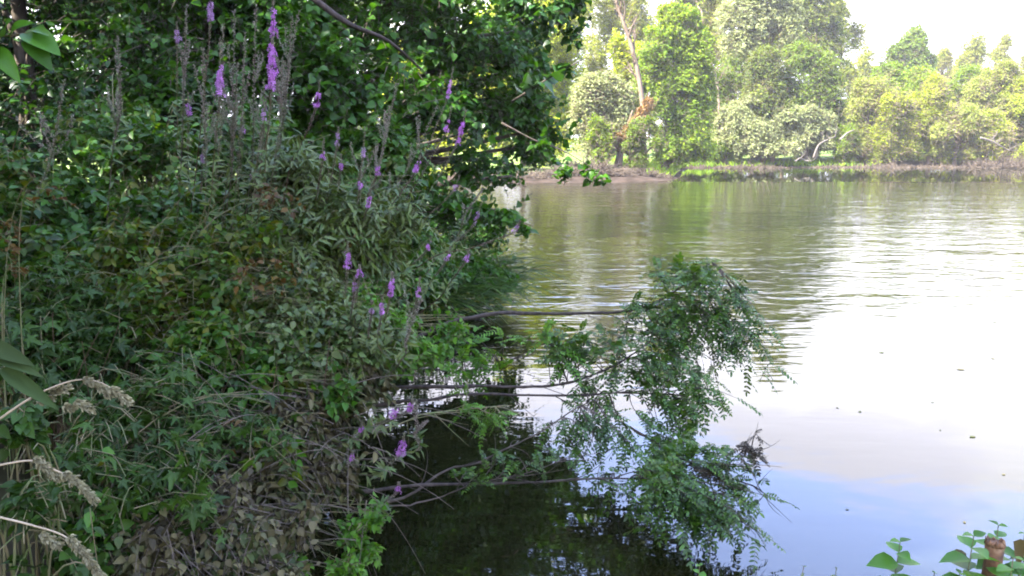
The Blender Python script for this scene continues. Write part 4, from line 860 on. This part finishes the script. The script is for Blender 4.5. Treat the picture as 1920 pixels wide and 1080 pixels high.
# ------------------------------------------------------------------ leaning branches over the water with pinnate leaves
def frond_batch(rng, mL, pos, d, nr, length, nl=7):
    """pinnate leaves: pairs of leaflets along a rachis that bends down"""
    N = len(pos); d = norm(d); g = np.array([0, 0, -1.0])
    x = norm(np.cross(d, nr)); z = np.cross(x, d)
    f = lambda t: pos + d * length[:, None] * t + g * 0.28 * length[:, None] * t * t
    for k in range(nl):
        t = 0.18 + 0.8 * k / (nl - 1); tan = norm(d + g * 0.56 * t)
        sz = length * (0.25 - 0.06 * abs(k / (nl - 1) - 0.4) * 2)
        for sg in (1, -1):
            mL.inst(LEAFLET, f(t), tan * 0.45 + x * sg + rng.normal(size=(N, 3)) * 0.12 + g * 0.12, z + rng.normal(size=(N, 3)) * 0.2, sz * (0.85 + 0.3 * rng.random(N)))
    mL.inst(LEAFLET, f(1.0), norm(d + g * 0.56), z, length * 0.24)
    return np.stack([f(t) for t in (0, 0.35, 0.7, 1.0)], 1)
def bough(label, pts, regions, seed, mat='pinnate', r=0.012, ntw=40, nfr=8, flen=0.2, tplbranch='branch', name='leaning_branch'):
    rng = np.random.default_rng(900 + seed); regions = [(a, b_, c_, d_ * 1.5, e_ * 1.5) for a, b_, c_, d_, e_ in regions]; ntw = int(ntw * 0.7)
    q = smooth_line([P(*p) for p in pts], 30)
    root = empty(name, q[0], label, 'branch', 'leafy branches leaning over the water')
    mT, mL = MB(), MB(); q[1:-1] += np.cumsum(rng.normal(size=(len(q) - 2, 3)) * 0.007, 0) * np.linspace(1, 0, len(q) - 2)[:, None]
    mT.tube(q, np.linspace(r, r * 0.35, len(q)) * (1 + 0.12 * rng.normal(size=len(q))), 7)
    for _ in range(9):           # bare side twigs
        j = rng.integers(len(q) // 4, len(q) - 1); d_ = norm(norm(q[j + 1] - q[j]) * 0.8 + rng.normal(size=3) * np.array([0.5, 0.6, 0.45])); l_ = 0.1 + 0.3 * rng.random()
        e_ = q[j] + d_ * l_; e_[2] = max(e_[2], 0.02); mT.tube(bez(q[j], q[j] + d_ * l_ * 0.5 + rng.normal(size=3) * 0.03, e_, 6), np.linspace(0.003, 0.0008, 6), 4, False)
    if regions:
        lob = near_lobes(regions); tips, out = sample_shell(rng, lob, ntw, 0.0)
        tips[:, 2] = np.maximum(tips[:, 2], 0.05)
        for tip in tips:
            dd = np.linalg.norm(q - tip, axis=1) + 0.6 * (np.arange(len(q)) < len(q) * 0.35); j = int(np.argmin(dd + 0.2 * rng.random(len(q))))
            s = q[j]; mid = (s + tip) / 2 + np.array([0, 0, 0.12 * np.linalg.norm(tip - s)]) + rng.normal(size=3) * 0.04
            b = bez(s, mid, tip, 9); mT.tube(b, np.linspace(0.004, 0.0015, 9), 4, False)
            ks = rng.uniform(0.35, 1.0, nfr); ks[0] = 1
            pos = np.array([b[min(8, int(k * 8))] for k in ks]); ax = norm(b[-1] - b[-3])
            d = norm(rng.normal(size=(nfr, 3)) * np.array([0.8, 0.8, 0.45]) + ax * 0.8)
            nr = np.array([0, 0, 1.0]) + rng.normal(size=(nfr, 3)) * 0.35
            rach = frond_batch(rng, mL, pos, d, nr, flen * 0.82 * (0.6 + 0.6 * rng.random(nfr)), 7)
            mT.twigs(rach, 0.0012, 0.0006)
    mT.build('stem', M[tplbranch], root)
    if mL.n: mL.build('foliage', M[mat], root)
    return root
bough('longest branch arching over the water, its feathery top leaves highest of all', [(700, 680, 5.6), (795, 625, 5.7), (860, 603, 5.8), (930, 588, 5.9), (1010, 586, 6.0), (1100, 586, 6.0), (1180, 582, 6.0), (1260, 550, 6.0), (1335, 490, 6.0)],
      [(1320, 515, 5.9, 0.18, 0.08), (1385, 570, 5.9, 0.18, 0.12), (1400, 640, 5.7, 0.18, 0.12), (1415, 690, 5.6, 0.14, 0.08), (1190, 575, 5.9, 0.16, 0.06), (1290, 700, 5.6, 0.24, 0.14), (1270, 525, 6.0, 0.2, 0.12), (1370, 600, 5.8, 0.2, 0.18), (1240, 600, 5.8, 0.2, 0.14), (1330, 640, 5.7, 0.26, 0.2), (1385, 680, 5.6, 0.14, 0.14), (1250, 660, 5.7, 0.26, 0.18)], 1, 'pinnate', 0.02, 95, 8, 0.2)
bough('grey branch low over the water, straight and level, upper one of two close together', [(600, 730, 4.9), (790, 722, 5.0), (900, 721, 5.1), (1000, 721, 5.2), (1080, 712, 5.3), (1160, 680, 5.4), (1220, 640, 5.5)],
      [(1060, 640, 5.5, 0.16, 0.08), (1090, 690, 5.4, 0.16, 0.08), (1110, 660, 5.4, 0.2, 0.14), (1180, 700, 5.3, 0.26, 0.18), (1080, 640, 5.5, 0.2, 0.1), (1220, 640, 5.4, 0.22, 0.18), (1280, 700, 5.3, 0.22, 0.18)], 2, 'pinnate', 0.015, 52, 7, 0.19)
bough('grey branch just below the level one, ending in drooping leaves', [(620, 760, 4.8), (780, 748, 4.9), (900, 743, 5.0), (1060, 745, 5.1), (1160, 738, 5.2), (1260, 740, 5.2)],
      [(1190, 760, 5.1, 0.22, 0.16), (1280, 770, 5.1, 0.22, 0.2), (1120, 740, 5.1, 0.14, 0.1), (1250, 840, 4.9, 0.25, 0.2), (1320, 820, 5.0, 0.16, 0.16), (1330, 760, 5.1, 0.18, 0.08), (1230, 730, 5.2, 0.22, 0.08), (1310, 725, 5.2, 0.16, 0.08), (1150, 770, 5.0, 0.2, 0.08), (1080, 780, 5.0, 0.16, 0.1)], 3, 'pinnate', 0.013, 46, 7, 0.19)
bough('thin branch carrying a spray of pale yellow green feathery leaves', [(700, 700, 5.2), (800, 690, 5.3), (900, 690, 5.4), (980, 660, 5.4), (1030, 640, 5.4)],
      [(960, 650, 5.4, 0.18, 0.1), (1010, 640, 5.4, 0.14, 0.1), (900, 690, 5.3, 0.14, 0.08), (860, 620, 5.6, 0.16, 0.06), (1060, 690, 5.3, 0.16, 0.1)], 4, 'pinnate_light', 0.007, 30, 6, 0.18)
bough('slender greenish branch rising from the withered leaves past the bright flower pair', [(560, 830, 3.8), (640, 815, 4.0), (730, 797, 4.1), (800, 775, 4.2), (880, 765, 4.4), (960, 760, 4.6)],
      [(880, 770, 4.4, 0.05, 0.04), (940, 700, 4.7, 0.08, 0.06), (920, 790, 4.5, 0.1, 0.07), (860, 700, 4.5, 0.08, 0.06)], 5, 'pinnate_light', 0.007, 18, 4, 0.14, 'stem_green')
bough('long low branch just above the dark water at the bottom', [(520, 960, 3.6), (640, 930, 3.8), (740, 915, 4.0), (860, 908, 4.2), (1000, 902, 4.3), (1120, 896, 4.4), (1240, 900, 4.45)],
      [(1220, 900, 4.4, 0.2, 0.1), (1300, 930, 4.4, 0.24, 0.14), (1380, 950, 4.35, 0.2, 0.14), (1420, 1000, 4.25, 0.14, 0.08), (1330, 1000, 4.2, 0.22, 0.08), (1260, 980, 4.25, 0.2, 0.08)], 6, 'pinnate', 0.013, 80, 7, 0.18, 'branch')
bough('dark crooked branch slanting up across the white reflection', [(660, 960, 3.9), (760, 930, 4.1), (840, 872, 4.3), (900, 862, 4.4), (960, 835, 4.5), (1020, 805, 4.6), (1090, 760, 4.8), (1170, 730, 4.9)],
      [(1130, 840, 4.7, 0.18, 0.08), (1080, 820, 4.7, 0.12, 0.06), (1170, 850, 4.6, 0.12, 0.06)], 7, 'pinnate', 0.009, 22, 7, 0.17, 'bark')
bough('dead brown spray of dried leaves pointing right above the white water', [(1250, 930, 4.6), (1310, 890, 4.6), (1370, 860, 4.6), (1410, 835, 4.6)],
      [(1405, 855, 4.5, 0.06, 0.04), (1370, 870, 4.5, 0.07, 0.04), (1412, 830, 4.5, 0.03, 0.04), (1335, 885, 4.5, 0.07, 0.03)], 8, 'dead_dark', 0.006, 18, 5, 0.12, 'bark')
bough('fine forked twig crossing the lowest branch at the bottom', [(700, 950, 3.9), (800, 935, 4.1), (900, 900, 4.25), (1000, 880, 4.35), (1080, 850, 4.5)], [(960, 870, 4.3, 0.16, 0.07), (1060, 840, 4.5, 0.12, 0.07), (880, 900, 4.2, 0.08, 0.05)], 9, r=0.005, tplbranch='bark', ntw=20, nfr=4, flen=0.14)
bough('leafy branch end reaching farthest right above the blue water', [(1180, 800, 5.0), (1250, 850, 4.8), (1320, 880, 4.7), (1400, 905, 4.6), (1440, 930, 4.5)],
      [(1300, 850, 4.7, 0.18, 0.12), (1360, 900, 4.6, 0.18, 0.1), (1430, 930, 4.5, 0.08, 0.05), (1240, 870, 4.7, 0.18, 0.12), (1400, 980, 4.4, 0.12, 0.06)], 10, 'pinnate', 0.009, 44, 7, 0.18, 'branch')

# ------------------------------------------------------------------ things close to the camera
def grass_head(label, pts, clusters, seed):
    """dry cock's-foot-like grass: arching stalk with knobbly one-sided clusters"""
    rng = np.random.default_rng(1000 + seed); q = smooth_line([P(*p) for p in pts], 30)
    root = empty('dry_grass', q[0], label, 'grass', 'dry grass heads at the lower left'); m = MB()
    m.tube(q, np.linspace(0.0022, 0.0009, len(q)), 6); m.build('stalk', M['straw'], root)
    m = MB()
    for (px, py, Y, ex, ey, r) in clusters:
        a, b = P(px, py, Y), P(ex, ey, Y); L_ = np.linalg.norm(b - a); n = int(130 * L_ / 0.05) + 40
        t = rng.random((n, 1)); lump = 0.65 + 0.35 * np.abs(np.sin(t * L_ / 0.02 * np.pi + rng.random()))
        o = norm(rng.normal(size=(n, 3))); pos = a + (b - a) * t + o * r * 0.8 * lump * rng.random((n, 1)) ** 0.5 * np.sin(np.clip(t * 3.0 + 0.25, 0, np.pi / 2))
        m.inst(CURLED, pos, norm(b - a) * 1.2 + o * 0.9, rng.normal(size=(n, 3)), 0.0075 * (0.7 + 0.6 * rng.random(n)))
    m.build('seed_head', M['husk'], root)
grass_head('dry grass stalk arching right with lumpy straw seed heads, highest of three', [(-60, 830, 1.25), (0, 785, 1.25), (60, 745, 1.25), (110, 722, 1.25), (150, 712, 1.25), (190, 718, 1.25), (235, 745, 1.25)],
           [(155, 710, 1.25, 185, 722, 0.005), (185, 725, 1.25, 206, 740, 0.005), (205, 726, 1.25, 242, 755, 0.005), (92, 738, 1.25, 130, 726, 0.0045), (70, 752, 1.25, 95, 748, 0.005), (120, 760, 1.25, 135, 768, 0.005), (140, 752, 1.25, 172, 768, 0.0045)], 1)
grass_head('dry grass stalk with a long drooping seed head, middle one of three', [(-60, 885, 1.2), (0, 872, 1.2), (60, 864, 1.2), (100, 880, 1.2), (140, 900, 1.2), (172, 935, 1.2)],
           [(64, 858, 1.2, 85, 875, 0.0055), (82, 872, 1.2, 110, 898, 0.005), (118, 885, 1.2, 140, 905, 0.005), (140, 895, 1.2, 175, 938, 0.006)], 2)
grass_head('dry grass stalk with its knobbly seed head hanging at the bottom edge, lowest of three', [(-60, 955, 1.15), (0, 970, 1.15), (60, 985, 1.15), (120, 1005, 1.15), (160, 1040, 1.15), (188, 1080, 1.15)],
           [(75, 1000, 1.15, 110, 1024, 0.0045), (128, 1005, 1.15, 150, 1030, 0.0055), (148, 1028, 1.15, 172, 1056, 0.0055), (168, 1050, 1.15, 190, 1085, 0.0055)], 3)

def leaves_explicit(name, label, cat, stem_pts, leaves, mat, tplt, stemmat='stem_green', r=0.002, group=None):
    """leaves: (base px, py, Y, tip px, py, width factor, tilt)"""
    q = smooth_line([P(*p) for p in stem_pts], 20); root = empty(name, q[0], label, cat, group)
    m = MB(); m.tube(q, np.linspace(r, r * 0.5, len(q)), 6)
    for (bx, by, Y, tx, ty, wf, tilt) in leaves:
        a = P(bx, by, Y)
        j = int(np.argmin(np.linalg.norm(q - a, axis=1))); m.tube(np.array([q[j], (q[j] + a) / 2 + np.array([0, 0, -0.002]), a]), np.array([r * 0.5] * 3), 4)
    m.build('stem', M[stemmat], root); m = MB()
    for (bx, by, Y, tx, ty, wf, tilt) in leaves:
        a, b = P(bx, by, Y), P(tx, ty, Y - 0.03); d = b - a
        m.inst(tplt, a[None], d[None], np.array([[tilt, -0.75, 0.65]]), np.array([np.linalg.norm(d)]), np.array([wf]))
    m.build('foliage', M[mat], root)
leaves_explicit('leafy_twig', 'bright green leafy twig poking in at the upper left edge', 'twig', [(-60, 80, 1.3), (0, 68, 1.3), (40, 64, 1.3), (70, 55, 1.3)],
    [(10, 66, 1.3, 3, 32, 1.0, -0.3), (20, 66, 1.3, 40, 30, 0.6, 0.2), (45, 62, 1.3, 100, 78, 0.8, 0.4), (50, 70, 1.3, 88, 112, 0.7, 0.2), (0, 75, 1.3, -30, 92, 0.9, -0.2), (-10, 90, 1.3, 26, 136, 0.6, 0.1), (62, 58, 1.3, 80, 50, 0.6, 0.3)], 'bright', BIGLEAF)
leaves_explicit('blue_green_plant', 'large blue green leaves, one drooping, cut by the left edge at mid height', 'plant', [(-60, 900, 1.1), (-30, 760, 1.1), (-15, 680, 1.1), (-5, 650, 1.1)],
    [(-40, 645, 1.1, 40, 666, 0.42, 0.2), (2, 692, 1.1, 92, 752, 0.32, 0.1), (-30, 668, 1.1, 58, 684, 0.3, 0.6)], 'bluegreen', BIGLEAF, r=0.003)

# bottom right: plants on the edge of the bank under the camera, cut stem and dry leaves
def small_plant(label, x, y_px, Y, seed, size=0.05, mat='bright', tall=0.5, n=4, name='nettle_plant'):
    rng = np.random.default_rng(1100 + seed); t = P(x, y_px, Y); b = np.array([t[0] + rng.normal() * 0.02, Y + 0.05, gz(t[0], Y + 0.05) - 0.02])
    q = bez(b, (b[0], b[1], (b[2] + t[2]) / 2), t, 12); root = empty(name, b, label, 'plant', 'plants at the bottom right edge')
    m = MB(); m.tube(q, np.linspace(0.003, 0.0012, 12), 5); m.build('stem', M['stem_green'], root); m = MB()
    a0 = rng.random() * 3
    for k in range(n + 5):
        z = 1 - k * 0.035; p = b + (t - b) * z; p = q[int(np.clip(z * 11, 0, 11))] * 0.0 + p
        for s in (0, np.pi):
            a = a0 + k * 1.5 + s
            sz = size * min(1.0, 0.35 + 0.25 * k) * (0.85 + 0.3 * rng.random())
            m.inst(OVATE, p[None], np.array([[math.cos(a), math.sin(a) * 0.9, 0.35 - 0.12 * k]]), np.array([[0, -0.1, 1.0]]) + rng.normal(size=(1, 3)) * 0.15, np.array([sz]), np.array([1.15]))
    m.build('foliage', M[mat], root)
small_plant('green pointed leaf plant standing alone at the bottom edge, right of the branch', 1688, 1016, 1.9, 1, 0.085)
small_plant('leafy green plant just left of the reddish cut stem', 1826, 1005, 1.8, 2, 0.09)
small_plant('leafy sprig rising behind the reddish cut stem', 1872, 985, 1.93, 3, 0.075)
small_plant('green leaves reaching in from the right edge beside the cut stem', 1925, 1030, 1.9, 4, 0.065)
small_plant('leaf sprig low between the lone plant and the cut stem', 1800, 1075, 1.9, 5, 0.055)
small_plant('tiny shoot tip at the bottom edge below the farthest branch end', 1507, 1062, 2.1, 6, 0.022, 'greygreen')
small_plant('tiny pointed shoot between the shoot tip and the lone plant', 1568, 1066, 2.1, 7, 0.024, 'greygreen')
small_plant('small bright shoot just left of the lone plant', 1752, 1074, 2.0, 8, 0.03)
small_plant('pale green shoots before the foot of the leaning branches', 1312, 1060, 2.4, 9, 0.05, 'bright')
small_plant('low leaves growing in front of the reddish cut stem', 1900, 1045, 1.75, 11, 0.075)
small_plant('single leaf tip touching the right edge above the cut stem', 1925, 978, 1.9, 10, 0.035)

def cut_stem():
    m_, n, l = mat_new('reddish_cut_wood'); out = n.new('ShaderNodeOutputMaterial'); pb = n.new('ShaderNodeBsdfPrincipled'); tcn = n.new('ShaderNodeTexCoord')
    ns = n.new('ShaderNodeTexNoise'); ns.inputs['Scale'].default_value = 40; ns.inputs['Detail'].default_value = 5; l.new(tcn.outputs['Object'], ns.inputs['Vector'])
    r = ramp(n, [(0.35, (0.045, 0.024, 0.01)), (0.55, (0.13, 0.065, 0.024)), (0.7, (0.2, 0.125, 0.06))]); l.new(ns.outputs[0], r.inputs[0]); l.new(r.outputs[0], pb.inputs['Base Color'])
    bp = n.new('ShaderNodeBump'); bp.inputs['Strength'].default_value = 1.0; bp.inputs['Distance'].default_value = 0.004; l.new(ns.outputs[0], bp.inputs['Height']); l.new(bp.outputs[0], pb.inputs['Normal'])
    pb.inputs['Roughness'].default_value = 0.8; l.new(pb.outputs[0], out.inputs[0])
    t = P(1866, 1018, 1.85); b = np.array([t[0] + 0.01, 1.87, gz(t[0], 1.87) - 0.05]); rng = np.random.default_rng(5)
    root = empty('cut_stem', b, 'reddish brown cut stem with a ragged top at the bottom right corner', 'stump')
    q = smooth_line([b, b * 0.5 + t * 0.5 + np.array([0.006, 0, 0]), t], 20); m = MB(); m.tube(q, 0.024 + 0.003 * np.sin(np.arange(len(q)) * 1.3), 12); m.build('trunk', m_, root)
    m = MB()
    for k in range(16):
        a = k * 2 * np.pi / 16; p = t + np.array([math.cos(a) * 0.019, math.sin(a) * 0.019, -0.004]); h = 0.006 + 0.014 * rng.random()
        m.tube(np.array([p, p + np.array([0, 0, h * 0.6]), p + np.array([rng.normal() * 0.003, 0, h])]), np.array([0.006, 0.004, 0.001]), 5)
    m.build('splintered_rim', m_, root)
cut_stem()
def one_leaf(name, label, px, py, Y, tx, ty, wf, mat, tplt=CURLED, cat='leaf', nrm=(0.2, -0.6, 0.7), group=None):
    a, b = P(px, py, Y), P(tx, ty, Y); m = MB()
    m.inst(tplt, a[None], (b - a)[None], np.array([nrm], float), np.array([np.linalg.norm(b - a)]), np.array([wf]))
    tag(m.build(name, M[mat]), label, cat, group)
one_leaf('dry_leaf', 'pale curled dry leaf caught left of the reddish cut stem', 1812, 1038, 1.95, 1772, 1050, 0.9, 'dry', OVATE)
one_leaf('dry_leaf', 'brown crumpled dry leaf hanging right of the reddish cut stem', 1900, 1015, 1.86, 1925, 1072, 1.3, 'rust', OVATE)

# leaves and bits floating on the lake
def floating(label, px, py, size, seed, mat='dry'):
    rng = np.random.default_rng(1200 + seed); x = (px - 960) / F; z = (540 - py) / F
    d = np.array([x, math.cos(PITCH) + z * math.sin(PITCH), -math.sin(PITCH) + z * math.cos(PITCH)]); p = np.array([0, 0, CAM_Z]) + d * (CAM_Z / -d[2])
    a = rng.random() * 6.28; m = MB()
    m.inst(leaf_tpl([(0.12, 0.16), (0.35, 0.28), (0.65, 0.24), (0.85, 0.1)], -0.04, 0.05), (p + np.array([0, 0, 0.003]))[None], np.array([[math.cos(a), math.sin(a), 0.0]]), np.array([[0, 0, 1.0]]), np.array([size * 0.7]))
    tag(m.build('floating_leaf', M[mat]), label, 'leaf', 'leaves floating on the lake')
for k, (lab, px, py, s) in enumerate([
    ('dark floating leaf, the largest one, on pale water at the right', 1828, 818, 0.10), ('thin dark floating leaf above the largest one', 1810, 694, 0.14),
    ('small floating leaf in the white water left of the thin dark one', 1648, 662, 0.11), ('ring shaped curled leaf floating on blue water by the right edge', 1879, 891, 0.05),
    ('tiny leaf on the blue water above the cut stem', 1808, 978, 0.045), ('tiny dark speck of leaf right of the leaning branches', 1568, 764, 0.05),
    ('pale speck of leaf in the middle of the white water', 1612, 774, 0.07), ('tiny leaf above the largest floating leaf', 1763, 808, 0.04),
    ('tiny leaf on the blue water right of the farthest branch end', 1592, 956, 0.04), ('small leaf far out near the right edge', 1866, 674, 0.09),
    ('tiny leaf far out in the bright water', 1870, 606, 0.12), ('small speck of leaf below the bright ripples', 1752, 755, 0.05)]): floating(lab, px, py, s, k)

# ------------------------------------------------------------------ haze
def haze():
    m, n, l = mat_new('haze_air'); out = n.new('ShaderNodeOutputMaterial'); pv = n.new('ShaderNodeVolumePrincipled')
    pv.inputs['Color'].default_value = (0.97, 0.98, 0.97, 1); pv.inputs['Density'].default_value = 0.0006; pv.inputs['Anisotropy'].default_value = 0.3
    l.new(pv.outputs[0], out.inputs['Volume'])
    me = bpy.data.meshes.new('haze'); x0, x1, y0, y1, z0, z1 = -930, 930, -920, 950, -2.6, 34
    me.from_pydata([(x, y, z) for x in (x0, x1) for y in (y0, y1) for z in (z0, z1)], [], [(0, 1, 3, 2), (4, 6, 7, 5), (0, 4, 5, 1), (2, 3, 7, 6), (0, 2, 6, 4), (1, 5, 7, 3)])
    me.materials.append(m); o = bpy.data.objects.new('haze', me); C.objects.link(o); tag(o, 'thin summer haze over the lake', 'haze', kind='stuff')
haze()
